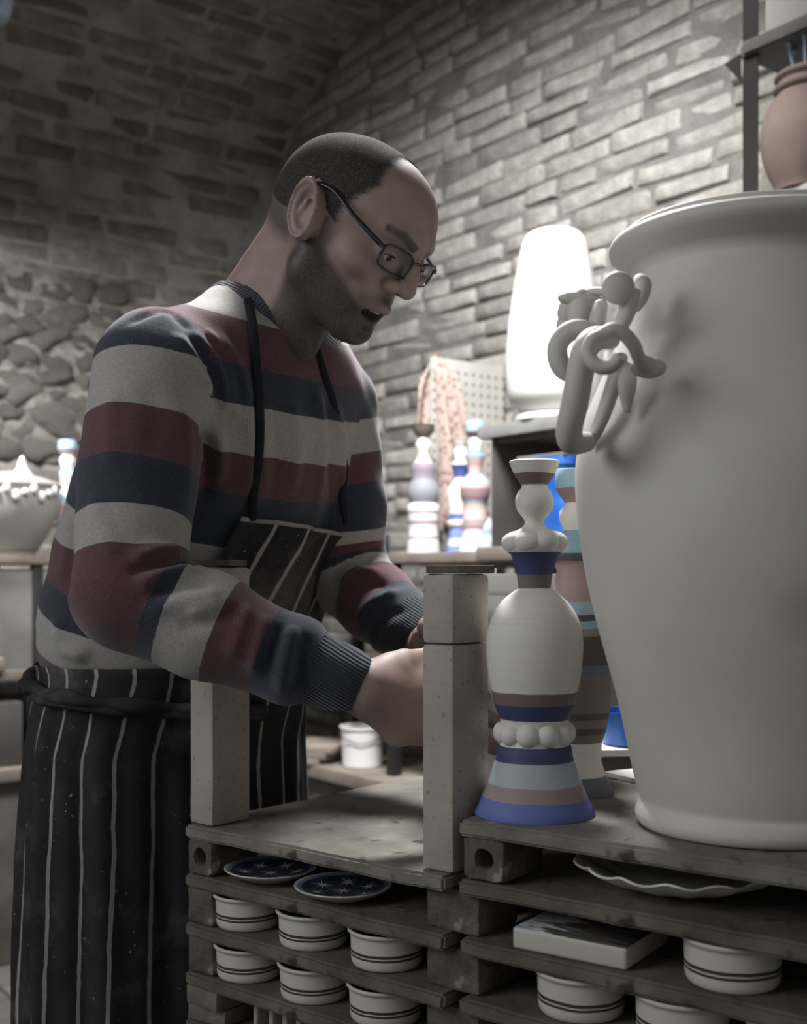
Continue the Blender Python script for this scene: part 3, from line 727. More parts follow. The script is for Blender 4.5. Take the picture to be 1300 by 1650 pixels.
def bench(side, tag_, t0, t1, d0, d1, low=None):
    nm = 'shelf_bench'
    root = thing(nm, tag_, 'bench', (RW if side == 'R' else LW)((t0+t1)/2, (d0+d1)/2, 0))
    rbox('top_board', t0, t1, d0, d1, ZB-.026, ZB, wood, parent=root, side=side)
    rbox('middle_board', t0, t1, d0, d1, H-.262-.03, H-.262, wood, parent=root, side=side)
    rbox('lower_board', t0, t1, d0-.02, d1+.06, H-.53-.035, H-.53, wood, parent=root, side=side)
    tt = t0+.03
    for k in range(3):
        tp = t0+.04+(t1-t0-.08)*k/2
        rbox('post', tp-.015, tp+.015, d1-.04, d1-.01, H-.53, ZB-.026, black, parent=root, side=side)
        rbox('post', tp-.015, tp+.015, d0+.01, d0+.04, H-.53, ZB-.026, black, parent=root, side=side)
    rbox('plinth', t0, t1, d0, d1+.02, 0.002, H-.565, plaster, parent=root, side=side)
    return root
benchR = bench('R', 'wooden shelf bench along the pale right brick wall, carrying the small candlesticks', .78, 2.14, .14, .52)
benchL = bench('L', 'wooden shelf bench along the dark left brick wall, carrying the lidded tureen', .25, 2.1, .25, .68)
rbox('side_bench', 2.15, 3.3, .05, .80, ZB-.03, ZB-.002, wood, label='wide wooden worktop behind the giant jar, carrying the blue bin', cat='worktop')
rbox('worktop_cabinet', 2.2, 3.25, .1, .74, .0, ZB-.03, metal_d, label='dark cabinet under the wide worktop behind the giant jar', cat='cabinet')
# bench wall pieces: things on the lower boards
# small candlesticks on the bench
def bgstick(px, Y, prof, bands, label, zs=ZB, balls=()):
    return candlestick('candlestick', px, Y, zs, prof, bands, label, balls, hollow=False, seg=40)
pA = [(893, 27), (888, 27), (870, 25), (850, 24), (832, 25), (815, 26), (811, 22), (806, 24), (798, 27), (786, 26), (776, 20), (772, 17), (760, 20), (748, 19.5), (745, 14), (738, 10), (730, 9), (724, 12), (716, 13), (708, 9), (706, 8), (700, 14), (690, 18), (685, 19)]
bgstick(682, 3.205, pA, [(893, 'cfcbd0'), (880, 'ddd9c8'), (870, '9a8a90'), (866, 'd8d5cf'), (850, 'cfc9c9'), (846, '8f8086'), (840, 'dcdad4'), (829, '8f8086'), (824, 'd9d6d0'), (812, '8b8c92'), (772, '8a7f8a'), (747, 'd6d4c8'), (706, '6f625c'), (688, '4a4542')], 'small candlestick with grey ball, striped foot and brown cup, left on the bench')
pB = [(893, 24), (880, 22), (860, 19), (850, 18), (848, 21), (840, 22), (835, 17), (820, 21), (800, 22), (785, 20), (775, 12), (770, 9), (755, 13), (748, 16), (742, 9), (735, 11), (725, 11), (720, 8), (712, 14), (705, 14)]
bgstick(742, 3.26, pB, [(893, '7f8fce'), (880, 'cfd2dc'), (868, '7f8fce'), (850, 'dcdad4'), (838, '5763a6'), (828, 'e0ded8'), (770, '4a5694'), (750, 'd8d8d2'), (712, 'a9a79c')], 'blue and white candlestick partly hidden behind the pink one on the bench')
pC = [(893, 26), (890, 26), (870, 22), (856, 19), (852, 21), (846, 21), (840, 20), (825, 20), (812, 19), (808, 22), (800, 24), (788, 25), (778, 23), (768, 14), (764, 10), (750, 13), (738, 16), (735, 16), (730, 10), (724, 11), (714, 12), (706, 9), (702, 14), (696, 15), (682, 15), (680, 14)]
bgstick(765, 3.10, pC, [(893, 'dcdcdc'), (856, 'a28e8e'), (840, 'c9b4b0'), (812, '94aeb8'), (808, '93797d'), (790, 'c3aaa6'), (782, 'a9bfc8'), (768, 'b19c98'), (740, '86a7b3'), (728, 'd9d7d2'), (706, '6f6a70'), (698, '9dbccb')], 'pink and pale blue banded candlestick with a white foot, on the right bench')
pD = [(890, 17), (870, 15), (850, 16), (830, 18), (815, 17), (800, 19), (793, 19), (785, 11), (765, 12), (760, 13), (755, 13), (750, 9), (742, 12), (735, 13), (727, 9), (722, 15), (714, 15), (703, 14)]
bgstick(109, 3.53, pD, [(890, 'cfccca'), (862, 'b79f9c'), (838, '9fb1bc'), (828, 'b79f9c'), (808, 'b5c5cd'), (795, 'c2cdd2'), (784, 'c3b0ab'), (760, '9dbccb'), (748, 'd7d5cf'), (724, '8d7f86'), (718, '9dbccb')], 'pastel banded candlestick on the left bench behind the man\'s back')
# little lidded jars
lj = thing('lidded_jar', 'small white and pale blue lidded jar on the bench in front of the dark cabinet', 'jar', group=None)
qq = smooth_prof([(.022, 0), (.03, .004), (.033, .02), (.026, .034), (.022, .036), (.018, .045), (.016, .058), (.009, .068), (.003, .074)], 4)
m = banded('lidded_paint', 0, .075, [(0, 'd6d6d2'), (.036, 'a9bcc8'), (.05, 'dcdcda')])
obj('body', lathe(bmesh.new(), qq, 32), m, lj)
bm = bmesh.new(); ball(bm, (0, 0, .073), .005, 2); obj('knob', bm, m, lj)
lj.location = (0.5*0+(818-650)/F*2.85, 2.85, ZB)
o = copy_tree(lj); o['label'] = 'smaller pale lidded jar further back beside the pink candlestick'; o.location = ((788-650)/F*3.0, 3.0, ZB); o.scale = (.9, .9, 1.15)
# pegboard side panel
peg = thing('pegboard', 'white perforated pegboard panel standing on the bench under the hanging cloth', 'pegboard', RW(1.36, .15, ZB))
pn = NT('pegboard_white'); co = pn.co()
pn.fin(pn.ramp(pn.noise(co, 8, 3), [(.3, lin('a3a19a')), (.7, lin('b0aea7'))]), .6, None, .3)
o = rbox('panel', 1.382, 1.388, .035, .31, ZB+.001, H+.622, pn.m, parent=peg, bev=.0006)
bm = bmesh.new()
for i in range(10):
    for k in range(19):
        box(bm, (.0016, .007, .007), (0, -.13+i*.029, -.27+k*.0285))
o2 = obj('peg_holes', bm, mat('peg_hole', '55534f', '4a4845', 5, .9, 0), parent=peg, smooth=False); o2['kind'] = 'stuff'
c = RW(1.3885, .170, (ZB+H+.622)/2); o2.location = c-WL[peg.name]; o2.rotation_euler = (0, 0, math.atan2(DR.y, DR.x))
# cloth hanging over the pegboard's top corner
cl = NT('cloth_print'); co = cl.co(); v = cl.n('ShaderNodeTexVoronoi'); v.inputs['Scale'].default_value = 60; cl.l(co, v.inputs['Vector'])
cl.fin(cl.ramp(v.outputs['Distance'], [(.25, lin('8a6a62')), (.45, lin('b3a299'))]), .9, None, .1)
bm = bmesh.new(); rings = []
nU, nV = 40, 40
for i in range(nU+1):
    u = i/nU; row = []
    for k in range(nV+1):
        w = k/nV*2-1                       # -1 hidden side, +1 side seen from the room, over the panel's top edge
        aw = abs(w); wid = .032+.066*aw**.7-(.03*max(0, aw-.6) if w > 0 else 0)
        dd = .262+(u-.5)*wid*2+.012*math.sin(w*4+u*3)-(.035*aw if w > 0 else 0)
        off = .010+.020*aw+.016*math.sin(u*19+w*2.5)*(.35+aw)+.006*math.sin(u*41+w*6)*aw
        off = max(off, .006)
        if aw < .12: off *= aw/.12
        ln = .50 if w > 0 else .20
        zz = H+.632-aw*ln*(1-.22*(1-u)*aw)+(.008*math.cos(u*8) if aw < .3 else .02*math.sin(u*7))-(u-.5)**2*.10
        row.append(RW(1.388+off if w > 0 else 1.382-off, dd, zz))
    rings.append(row)
grid_faces(bm, rings, False)
o = obj('cloth', bm, cl.m, world=True); so = o.modifiers.new('thick', 'SOLIDIFY'); so.thickness = .003
tag(o, 'crumpled pinkish printed cloth hanging over the top corner of the pegboard', 'cloth')
# dark steel cabinet with grey top, tall white vase on it
cab = thing('steel_cabinet', 'dark steel cabinet with a pale grey top shelf under the tall white vase', 'cabinet', RW(2.3, .3, ZB))
ZV = H+.362
rbox('side_panel', 1.865, 1.877, .035, .505, ZB+.001, ZV-.03, metal_d, parent=cab, bev=.001)
rbox('back_panel', 1.88, 2.44, .035, .045, ZB+.001, ZV-.03, metal_d, parent=cab, bev=.001)
rbox('top_shelf', 1.83, 2.45, .035, .52, ZV-.03, ZV, metal_g, parent=cab, bev=.002)
rbox('top_shelf_rail', 1.88, 2.44, .46, .50, ZV-.045, ZV-.0305, metal_d, parent=cab, bev=.001)
vz = thing('tall_vase', 'tall smooth white vase standing on the grey cabinet top before the brick wall', 'vase', P(893, 678, 2.74))
vz.location.z = ZV; vY = 2.74
qv = dims(0, vY, [(677, 56), (673, 62), (668, 62), (664, 54), (657, 62), (640, 74), (610, 78), (570, 78), (520, 74), (470, 67), (430, 60), (400, 54), (385, 49), (376, 43), (372, 36)])
q = smooth_prof([(r, z-qv[0][1]) for r, z in qv], 4)
white = mat('smooth_white', 'dddcd8', 'd4d3cf', 5, .5, .05, 40, .001, .35)
obj('vessel', lathe(bmesh.new(), q+[(q[-1][0]*.8, q[-1][1]+.001), (q[-1][0]*.75, q[-1][1]-.02), (.09, q[-1][1]-.1), (.03, .03)], 64), white, vz)
bm = bmesh.new(); bm2 = lathe(bm, [(qv[0][0]*1.12, -.0002), (qv[0][0]*1.15, .004), (qv[0][0]*1.12, .007), (.01, .0072)], 48); 
dish = obj('saucer', bm, white, vz)
vz.children
# blue bin
bin_ = thing('blue_bin', 'translucent blue plastic bin with a beige rim, behind the front candlesticks', 'bin', P(893, 880, 2.50)); bin_.location.z = ZB; WL[bin_.name] = bin_.location.copy()
blue = NT('blue_plastic'); blue.fin(blue.ramp(blue.noise(blue.co(), 10, 3), [(.35, lin('2357a8')), (.65, lin('3f7bd0'))]), .3, None, .5)
bm = bmesh.new(); hh = .197
rg = []
for z, s_ in ((0, .85), (.004, .88), (hh*.5, .94), (hh-.02, 1), (hh-.018, 1.05), (hh, 1.06), (hh, 1.0), (.01, .85)):
    ring = []
    for i in range(32):
        a = 2*math.pi*i/32; c_, s2 = math.cos(a), math.sin(a)
        e = .35; x = abs(c_)**e*math.copysign(1, c_)*.075*s_; y = abs(s2)**e*math.copysign(1, s2)*.06*s_
        ring.append((x, y, z))
    rg.append(ring)
grid_faces(bm, rg, True, (True, True)); bmesh.ops.rotate(bm, cent=(0, 0, 0), matrix=Matrix.Rotation(math.atan2(DR.y, DR.x), 3, 'Z'), verts=bm.verts)
obj('tub', bm, blue.m, bin_, sharp=35)
bm = bmesh.new(); box(bm, (.15, .12, .006), (0, 0, hh+.0035), bev=.002); bmesh.ops.rotate(bm, cent=(0, 0, 0), matrix=Matrix.Rotation(math.atan2(DR.y, DR.x), 3, 'Z'), verts=bm.verts)
obj('lid', bm, wood, bin_, sharp=40)
bin_.location = (.1335*2.56, 2.56, ZB-.002)
# green hose and black bracket
bm = bmesh.new(); tube(bm, [P(560, 866, 3.3), P(585, 852, 3.28), P(603, 858, 3.27), P(617, 874, 3.26), P(622, 890, 3.25)], [.010, .011, .011, .010, .009], 12)
o = obj('green_hose', bm, mat('green_rubber', '2f4636', '25382b', 9, .5, 0), world=True); tag(o, 'short dark green curved hose arching over the bench behind the far elbow', 'hose')
bm = bmesh.new(); pz = P(622, 893, 3.235); box(bm, (.02, .02, .055), (pz.x, pz.y, ZB+.0275), bev=.001); o = obj('clamp_block', bm, black, sharp=40, world=True); tag(o, 'small black clamp standing on the bench at the end of the green hose', 'clamp')
# white bucket and piled boards on the lower board (right bench), seen under the cuff
zl = H-.53
bk = thing('white_bucket', 'white plastic bucket on the lower bench board, seen under the man\'s cuff', 'bucket', (P(584, 1215, 3.30).x, 3.30, zl))
bm = lathe(bmesh.new(), [(.05, 0), (.056, .002), (.058, .05), (.060, .105), (.064, .106), (.064, .113), (.060, .113), (.054, .01), (.01, .006)], 48); obj('tub', bm, white, bk, sharp=50)
bm = bmesh.new(); tube(bm, [(-.063, 0, .105), (-.055, -.04, .085), (0, -.066, .07), (.055, -.04, .085), (.063, 0, .105)], .0015, 6); obj('handle', bm, black, bk)
for k in range(3):
    bm = bmesh.new(); box(bm, (.16, .20, .016), (0, 0, .008), bev=.002); o = obj('clay_board', bm, wood if k != 1 else slab_m, sharp=40)
    pz = P(508, 1200, 3.42); o.location = (pz.x+.01*k, 3.42, zl+.0165*k); o.rotation_euler = (0, 0, -.6+.1*k)
    tag(o, ['bottom', 'middle', 'top'][k]+' board of the small pile left of the white bucket', 'board')
# left bench things: tureen, crate, tray, dark boxes
tu = thing('lidded_tureen', 'large white tureen with applied blossoms and a pointed lid knob on the left bench', 'tureen', (P(14, 880, 3.40).x, 3.40, ZB))
q = smooth_prof([(.05, 0), (.072, .001), (.075, .008), (.085, .02), (.115, .07), (.137, .12), (.145, .165), (.143, .185), (.147, .195), (.150, .203), (.145, .208), (.125, .216), (.07, .232), (.02, .242)], 4)
obj('vessel', lathe(bmesh.new(), q, 64), mat('tureen_white', 'a5a39d', '93918b', 7, .5, .1), tu)
bm = lathe(bmesh.new(), smooth_prof([(.034, .0), (.026, .012), (.014, .03), (.009, .05), (.003, .062)], 4), 24, (.052, -.04, .222)); obj('knob', bm, white, tu)
bm = bmesh.new()
for k in range(14):
    a = -math.pi/2-.9+k*.17; rr = .147; c_ = Vector((rr*math.cos(a), rr*math.sin(a), .175+.012*math.sin(k*2.1)))
    ball(bm, c_, .011, 2, (1, 1, 1.5 if k % 3 else 1)); 
obj('blossoms', bm, white, tu)
rbox('storage_crate', 1.02, 1.45, .35, .66, H-.262, ZB-.04, mat('frosted_grey', '8b8984', '6f6d69', 7, .5, .1, 30, .001, .3), side='L', label='frosted grey storage crate under the left bench top', cat='crate', bev=.008)
rbox('white_grille', 1.47, 1.56, .4, .68, H-.262, ZB-.05, mat('grille_white', 'aeb0b2', '93969a', 60, .5, 0), side='L', label='pale ribbed panel beside the grey crate at the left picture edge', cat='panel', bev=.003)
rbox('low_tray', 1.28, 1.7, .5, .70, H-.262+.0, H-.225, wood, side='L', label='low wooden tray on the middle board at the left picture edge', cat='tray', bev=.003)
for k in range(3):
    rbox('dark_box', 1.03+.2*k, 1.21+.2*k, .42, .70, zl, zl+.19-.01*k, [mat('dark_navy_%d' % k, '23262e', '1c1e24', 6, .35, 0), metal_d, black][k], side='L', label=['navy box nearest the apron on the left lower board', 'dark grey box between two others on the left lower board', 'black box at the left picture edge on the lower board'][k], cat='box', bev=.004)
# upper right rack with terracotta vase
rk = thing('steel_rack', 'dark slotted steel rack against the right wall above the giant jar', 'rack', RW(2.9, .22, 0))
angle = NT('slotted_steel'); co = angle.co(); sp = angle.n('ShaderNodeSeparateXYZ'); angle.l(co, sp.inputs[0])
angle.fin(lin('262422'), .75, None, .12)
ZS1 = H+1.055; ZS0 = H+.745
for (t, d) in ((2.54, .42), (2.54, .04), (3.6, .42), (3.6, .04)):
    pz = rbox('post', t-.018, t+.018, d-.003, d, ZB+.0005, H+1.6, angle.m, parent=rk, bev=.0005)
    rbox('post_flange', t-.018, t-.015, d-.032, d-.003, ZB+.0005, H+1.6, angle.m, parent=rk, bev=.0005)
bm = bmesh.new()
for k in range(36): box(bm, (.0012, .007, .013), (0, 0, -.55+k*.038), bev=0)
o = obj('slots', bm, metal_g, rk, smooth=False); o['kind'] = 'stuff'; c = RW(2.521, .405, H+.7); o.location = c-WL[rk.name]; o.rotation_euler = (0, 0, math.atan2(DR.y, DR.x))
rbox('upper_shelf', 2.52, 3.62, .02, .424, ZS1-.022, ZS1, metal_d, parent=rk, bev=.001)
rbox('shelf_lip', 2.53, 3.62, .425, .432, ZS1-.02, ZS1+.004, metal_d, parent=rk, bev=.001)
rbox('lower_shelf', 2.52, 3.62, .02, .424, ZS0-.022, ZS0, metal_g, parent=rk, bev=.001)
rbox('top_shelf', 2.52, 3.62, .02, .424, H+1.55, H+1.57, metal_d, parent=rk, bev=.001)
for (t, s_) in ((2.515, 1),):
    bm = bmesh.new(); pts = [RW(2.537, .02, ZS1-.03), RW(2.537, .13, ZS1-.03), RW(2.537, .02, ZS1-.14)]
    grid_faces(bm, [[p-WL[rk.name] for p in pts], [p+DR*.003-WL[rk.name] for p in pts]], True, (True, True)); obj('gusset', bm, angle.m, rk, smooth=False)
    bm = bmesh.new(); pts = [RW(2.522, .424, ZS1-.015), RW(2.482, .424, ZS1-.022), RW(2.522, .424, ZS1-.07)]
    grid_faces(bm, [[p-WL[rk.name] for p in pts], [p+NR*.003-WL[rk.name] for p in pts]], True, (True, True)); obj('corner_plate', bm, angle.m, rk, smooth=False)
rbox('pale_box', 2.56, 3.3, .12, .40, ZS1, ZS1+.30, mat('box_card', '8f8b85', '7f7b75', 5, .8, .1), label='large pale box on the upper rack shelf, cut by the top edge', cat='box', bev=.003)
tv = thing('terracotta_vase', 'pinkish terracotta vase with a ringed neck on the rack, at the right edge', 'vase', (P(1302, 300, 2.27).x, 2.27, ZS0))
q = smooth_prof([(.045, 0), (.058, .001), (.062, .01), (.080, .05), (.090, .095), (.088, .13), (.075, .165), (.062, .185), (.058, .19), (.064, .196), (.064, .204), (.058, .208), (.058, .214), (.063, .220), (.062, .227), (.054, .230), (.050, .22), (.052, .18), (.07, .1), (.03, .01)], 4)
obj('vessel', lathe(bmesh.new(), q, 64), mat('terracotta', '74665f', '63564f', 8, .75, .2, 70, .001, .2), tv)
gl = NT('clear_glass'); gl.fin(lin('aebccb'), .05, None, .8); gl.b.inputs['Transmission Weight'].default_value = .6
for k in range(6):
    a = k*1.05; bm = bmesh.new(); x, y = .022*math.cos(a), .022*math.sin(a)
    tube(bm, [(x*.4, y*.4, .06), (x, y, .2), (x*1.7, y*1.7, .255+.008*k)], .0035, 8); ball(bm, (x*1.7, y*1.7, .262+.008*k), .009, 2, (.7, .7, 1.2))
    o = obj('glass_rod', bm, gl.m); o.location = tv.location
    tag(o, 'dark glass rod sticking out of the terracotta vase', 'rod', 'glass rods in the terracotta vase')
# pale things behind, seen between candlestick and giant jar
st = thing('side_stool', 'low wooden stool behind the right stack, carrying boards', 'stool', (.36, 1.80, 0), math.atan2(DR.y, DR.x))
bm = bmesh.new(); box(bm, (.42, .34, .024), (0, 0, .762), bev=.003); obj('seat', bm, wood, st, sharp=40)
for sx in (-1, 1):
    for sy in (-1, 1):
        bm = bmesh.new(); box(bm, (.035, .035, .748), (sx*.17, sy*.13, .375), bev=.003); obj('leg', bm, wood, st, sharp=40)
zz = .7745
for k, (w, h_, m, lb) in enumerate(((.34, .012, slab_m, 'lowest grey board on the stool between candlestick and giant jar'), (.30, .010, white, 'white board stacked second on the stool behind the giant jar'), (.28, .026, metal_d, 'dark slab stacked third on the stool behind the giant jar'), (.32, .010, white, 'white top board of the pile on the stool'))):
    bm = bmesh.new(); box(bm, (w, .22, h_), (0, 0, h_/2), bev=.002); o = obj('pile_board', bm, m, sharp=40); o.location = (.37, 1.80, zz); o.rotation_euler = (0, 0, -.25+.12*k); zz += h_+.0003
    tag(o, lb, 'board')
bm = bmesh.new(); lathe(bm, [(.04, 0), (.05, .002), (.055, .05), (.052, .05), (.045, .005)], 32); o = obj('blue_bowl', bm, blue.m, sharp=50); o.location = (.345, 1.74, zz); tag(o, 'small blue bowl on top of the board pile behind the giant jar', 'bowl')
bm = bmesh.new(); box(bm, (.10, .07, .006), (0, 0, .003), bev=.0015); o = obj('pale_tile', bm, bisque, sharp=40); o.location = (.30, 1.40, RV[0]+.0003); o.rotation_euler = (0, 0, .5)
tag(o, 'pale flat tile on the kiln shelf behind the banded candlestick', 'tile')
# pendant lamp of ribbed glass at the top left corner
pd = thing('glass_pendant', 'ribbed clear glass pendant lamp cut off at the top left corner', 'lamp', (P(-28, -8, 2.5).x, 2.5, P(-28, -8, 2.5).z-.06))
bm = lathe(bmesh.new(), smooth_prof([(.03, 0), (.05, .012), (.062, .05), (.055, .09), (.03, .12), (.027, .12), (.05, .09), (.058, .05), (.046, .014), (.028, .003)], 4), 96, fn=lambda a, r, z: (r*(1+.02*math.cos(24*a)), z)); obj('shade', bm, gl.m, pd)
bm = bmesh.new(); tube(bm, [(0, 0, .12), (0, 0, .5)], .003, 8, raw=True); box(bm, (.03, .03, .04), (0, 0, .135), bev=.005); obj('cord', bm, black, pd)

# ================================================================ the potter
SD = Vector((.611, .792, 0)); FD = Vector((.792, -.611, 0))      # towards his left side, towards his front
PEL = Vector((-.315, 1.655, 0)); PEL0 = Vector((-.305, 1.595, 0))
man = thing('person', 'man with cropped hair and glasses in striped sweater and apron, reaching for a pot', 'person', (PEL.x, PEL.y, 0))
shR, elR, wrR = P(248, 596, 1.37), P(207, 958, 1.285), P(592, 1112, 1.275)
shL, elL, wrL = P(540, 652, 1.62), P(560, 930, 1.66), P(688, 1040, 1.53)
t3 = lambda v: (float(v[0]), float(v[1]), float(v[2]))
# ---- torso rings: pixel row on the body axis, centre px, depth, half width, half depth
TR = [(1075, 289, 1.655, .198, .146), (1045, 289, 1.655, .206, .152), (1000, 292, 1.65, .210, .154), (940, 304, 1.64, .207, .154), (870, 320, 1.617, .202, .155), (800, 341, 1.585, .199, .153), (730, 363, 1.555, .196, .145), (660, 386, 1.527, .188, .128), (610, 402, 1.508, .172, .112), (570, 414, 1.50, .145, .098), (535, 424, 1.495, .115, .085), (505, 430, 1.492, .088, .072), (470, 432, 1.49, .066, .062)]
TZ = np.array([-(r[0]-HOR)/F*r[2]+H for r in TR]); TX = np.array([(r[1]-650)/F*r[2] for r in TR]); TY = np.array([r[2] for r in TR]); TA = np.array([r[3] for r in TR]); TB = np.array([r[4] for r in TR])
def torso(X, Y, Z, grow=0.0):
    cx = np.interp(Z, TZ, TX); cy = np.interp(Z, TZ, TY); a = np.interp(Z, TZ, TA)+grow; b = np.interp(Z, TZ, TB)+grow
    s = (X-cx)*SD.x+(Y-cy)*SD.y; f = (X-cx)*FD.x+(Y-cy)*FD.y
    f = np.where(f < 0, f*.93, f)
    k0 = np.sqrt((s/a)**2+(f/b)**2); k1 = np.sqrt((s/a**2)**2+(f/b**2)**2)+1e-9
    d = k0*(k0-1)/k1*.92
    return smax(smax(d, TZ[0]-Z, .012), Z-TZ[-1], .01)
ARM_R = [(shR, .070), (shR.lerp(elR, .5)+Vector((-.004, 0, 0)), .066), (elR, .061), (elR.lerp(wrR, .33), .058), (elR.lerp(wrR, .66), .046), (elR.lerp(wrR, .88), .038), (wrR, .0345)]
ARM_L = [(shL, .058), (shL.lerp(elL, .55)+Vector((.004, 0, 0)), .056), (elL, .056), (elL.lerp(wrL, .4), .053), (elL.lerp(wrL, .75), .043), (wrL, .034)]
def arm(X, Y, Z, A, k=.012):
    L = 0; d = None; SW = 0; WW = 0
    for n_, ((a, ra), (b, rb_)) in enumerate(zip(A[:-1], A[1:])):
        dd, t = sd_cone(X, Y, Z, t3(a), t3(b), ra, rb_, True); seg = (b-a).length
        if n_ == 0:
            ba = b-a; tu = ((X-a[0])*ba[0]+(Y-a[1])*ba[1]+(Z-a[2])*ba[2])/ba.length_squared; t = np.where(tu < 0, tu, t)
        d = dd if d is None else smin(d, dd, k)
        w = np.exp(-np.clip(dd/.008, -30, 60)); SW = SW+w*(L+t*seg); WW = WW+w; L += seg
    return d, SW/WW
neckP = P(452, 505, 1.475)
def sweater_fn(X, Y, Z):
    d = torso(X, Y, Z)
    # shoulder yokes
    nb = Vector((TX[-2], TY[-2], TZ[-2]))
    y1 = sd_cone(X, Y, Z, t3(nb+Vector((-.01, 0, -.035))), t3(shR+Vector((.012, .01, .010))), .060, .060)
    y2 = sd_cone(X, Y, Z, t3(nb+Vector((0, 0, -.035))), t3(shL+Vector((-.01, -.01, .008))), .058, .054)
    d = smin(d, smin(y1, y2, .03), .045)
    aR_, _ = arm(X, Y, Z, ARM_R); aL_, _ = arm(X, Y, Z, ARM_L)
    for q_, (w_, e_) in enumerate(((wrR, elR), (wrL, elL))):
        u_ = (w_-e_).normalized(); pl_ = (X-w_[0])*u_[0]+(Y-w_[1])*u_[1]+(Z-w_[2])*u_[2]+.004
        if q_ == 0: aR_ = smax(aR_, pl_, .004)
        else: aL_ = smax(aL_, pl_, .004)
    d = smin(d, smin(aR_, aL_, .002), .014)
    # neck opening
    neck = sd_cone(X, Y, Z, t3(P(418, 500, 1.49)), t3(P(452, 455, 1.475)), .056, .070)
    return smax(d, -neck, .006)
V, Q = surf_nets(sweater_fn, (-.53, 1.17, TZ[0]-.02), (.09, 1.86, TZ[-1]+.03), .0048)
V = relax(V, Q, 3)
Nn = vnormals(V, Q)
# soft folds pressed into the knit
def hit(px, py, lo_=1.15, hi_=1.66):
    Ys = np.linspace(lo_, hi_, 400); X = (px-650)/F*Ys; Z = H-(py-HOR)/F*Ys
    f = sweater_fn(X, Ys, Z); k = int(np.argmax(f < 0))
    return None if f[k] >= 0 else Vector((X[k], Ys[k], Z[k]))
disp = np.zeros(len(V)); Vx, Vy, Vz = [V[:, k].astype(np.float32) for k in range(3)]
def fold(pts, amp, w):
    q = smooth_prof(pts, 5); hs = [hit(*p) for p in q]; hs = [h for h in hs if h]; n = len(hs)
    if n < 2: return
    d = np.full(len(V), 9., np.float32); T = np.zeros(len(V), np.float32)
    for k in range(n-1):
        if abs(hs[k].y-hs[k+1].y) > .05: continue
        dd, t = sd_cone(Vx, Vy, Vz, t3(hs[k]), t3(hs[k+1]), 0, 0, True); T = np.where(dd < d, (k+t)/(n-1), T); d = np.minimum(d, dd)
    fade = np.clip(np.minimum(T, 1-T)*5, 0, 1)
    global disp
    disp = disp+amp*np.exp(-(d/w)**2)*(.15+.85*fade)
FO = [([(278, 538), (315, 580), (340, 640)], .008, .009), ([(300, 528), (345, 585), (362, 665)], .009, .008), ([(330, 530), (365, 590), (382, 670)], .009, .007), ([(352, 535), (388, 600), (398, 660)], .006, .007),
      ([(308, 545), (345, 620), (352, 660)], -.006, .007), ([(340, 545), (372, 610), (380, 660)], -.005, .007),
      ([(205, 522), (240, 505), (275, 505), (330, 560)], -.004, .006),
      ([(212, 905), (255, 888), (290, 893)], .011, .008), ([(205, 925), (250, 912), (302, 905)], -.007, .007), ([(220, 945), (265, 925), (318, 918)], .009, .009), ([(240, 962), (290, 945), (345, 940)], -.006, .008), ([(235, 985), (300, 968), (358, 962)], .007, .009),
      ([(285, 1010), (340, 1000), (385, 975)], -.005, .009), ([(300, 990), (345, 980), (378, 968)], .005, .007), ([(398, 975), (385, 1020), (372, 1060)], .007, .010), ([(432, 992), (418, 1040), (408, 1085)], .008, .010), ([(450, 1002), (438, 1040), (430, 1080)], -.007, .008),
      ([(474, 1010), (462, 1050), (452, 1110)], .010, .009), ([(494, 1018), (482, 1060), (478, 1110)], -.007, .008),
      ([(325, 680), (338, 740), (330, 810)], -.010, .010), ([(350, 690), (352, 740), (345, 780)], .008, .009),
      ([(400, 660), (405, 720), (398, 800)], .004, .010), ([(440, 650), (446, 720), (440, 810)], -.004, .010), ([(470, 650), (478, 720), (470, 800)], .005, .010), ([(505, 620), (520, 700), (510, 820)], .006, .009), ([(535, 650), (552, 720), (546, 800)], .007, .008), ([(522, 640), (536, 720), (530, 810)], -.005, .008),
      ([(185, 620), (178, 680), (182, 760)], .004, .012), ([(240, 610), (250, 680), (240, 740)], -.004, .016), ([(150, 790), (165, 850), (185, 900)], .004, .012), ([(290, 640), (300, 720), (296, 800)], .004, .012),
      ([(592, 886), (555, 892), (525, 902)], .007, .008), ([(602, 905), (560, 905), (530, 918)], -.006, .007), ([(612, 925), (575, 922), (545, 945)], .008, .008), ([(628, 942), (590, 945), (560, 975)], -.006, .007), ([(642, 958), (600, 970), (575, 1005)], .008, .008), ([(655, 980), (620, 995), (598, 1035)], -.006, .008),
      ([(92, 990), (108, 1035), (150, 1055)], .005, .012), ([(90, 1010), (100, 1045), (140, 1058)], .006, .010), ([(118, 830), (112, 900), (110, 960)], -.006, .010)]
for pts, amp, w in FO: fold(pts, amp, w)
aR_, sR = arm(V[:, 0], V[:, 1], V[:, 2], ARM_R); aL_, sL = arm(V[:, 0], V[:, 1], V[:, 2], ARM_L); tD = torso(V[:, 0], V[:, 1], V[:, 2])
LR_ = sum((b[0]-a[0]).length for a, b in zip(ARM_R[:-1], ARM_R[1:])); LL_ = sum((b[0]-a[0]).length for a, b in zip(ARM_L[:-1], ARM_L[1:]))
# cuff: sleeve pinched where the ribbing starts
disp += np.where(aR_ < .012, .004*np.exp(-((sR-(LR_-.085))/.012)**2)-.001*(sR > LR_-.07), 0)
disp += np.where(aL_ < .012, .004*np.exp(-((sL-(LL_-.065))/.012)**2), 0)
ph = V@np.array([1.3, 2.1, .7])*9
disp += .0012*np.sin(V[:, 2]*70+3*np.sin(ph))*np.sin(ph*1.7)
V2 = V+Nn*disp[:, None]
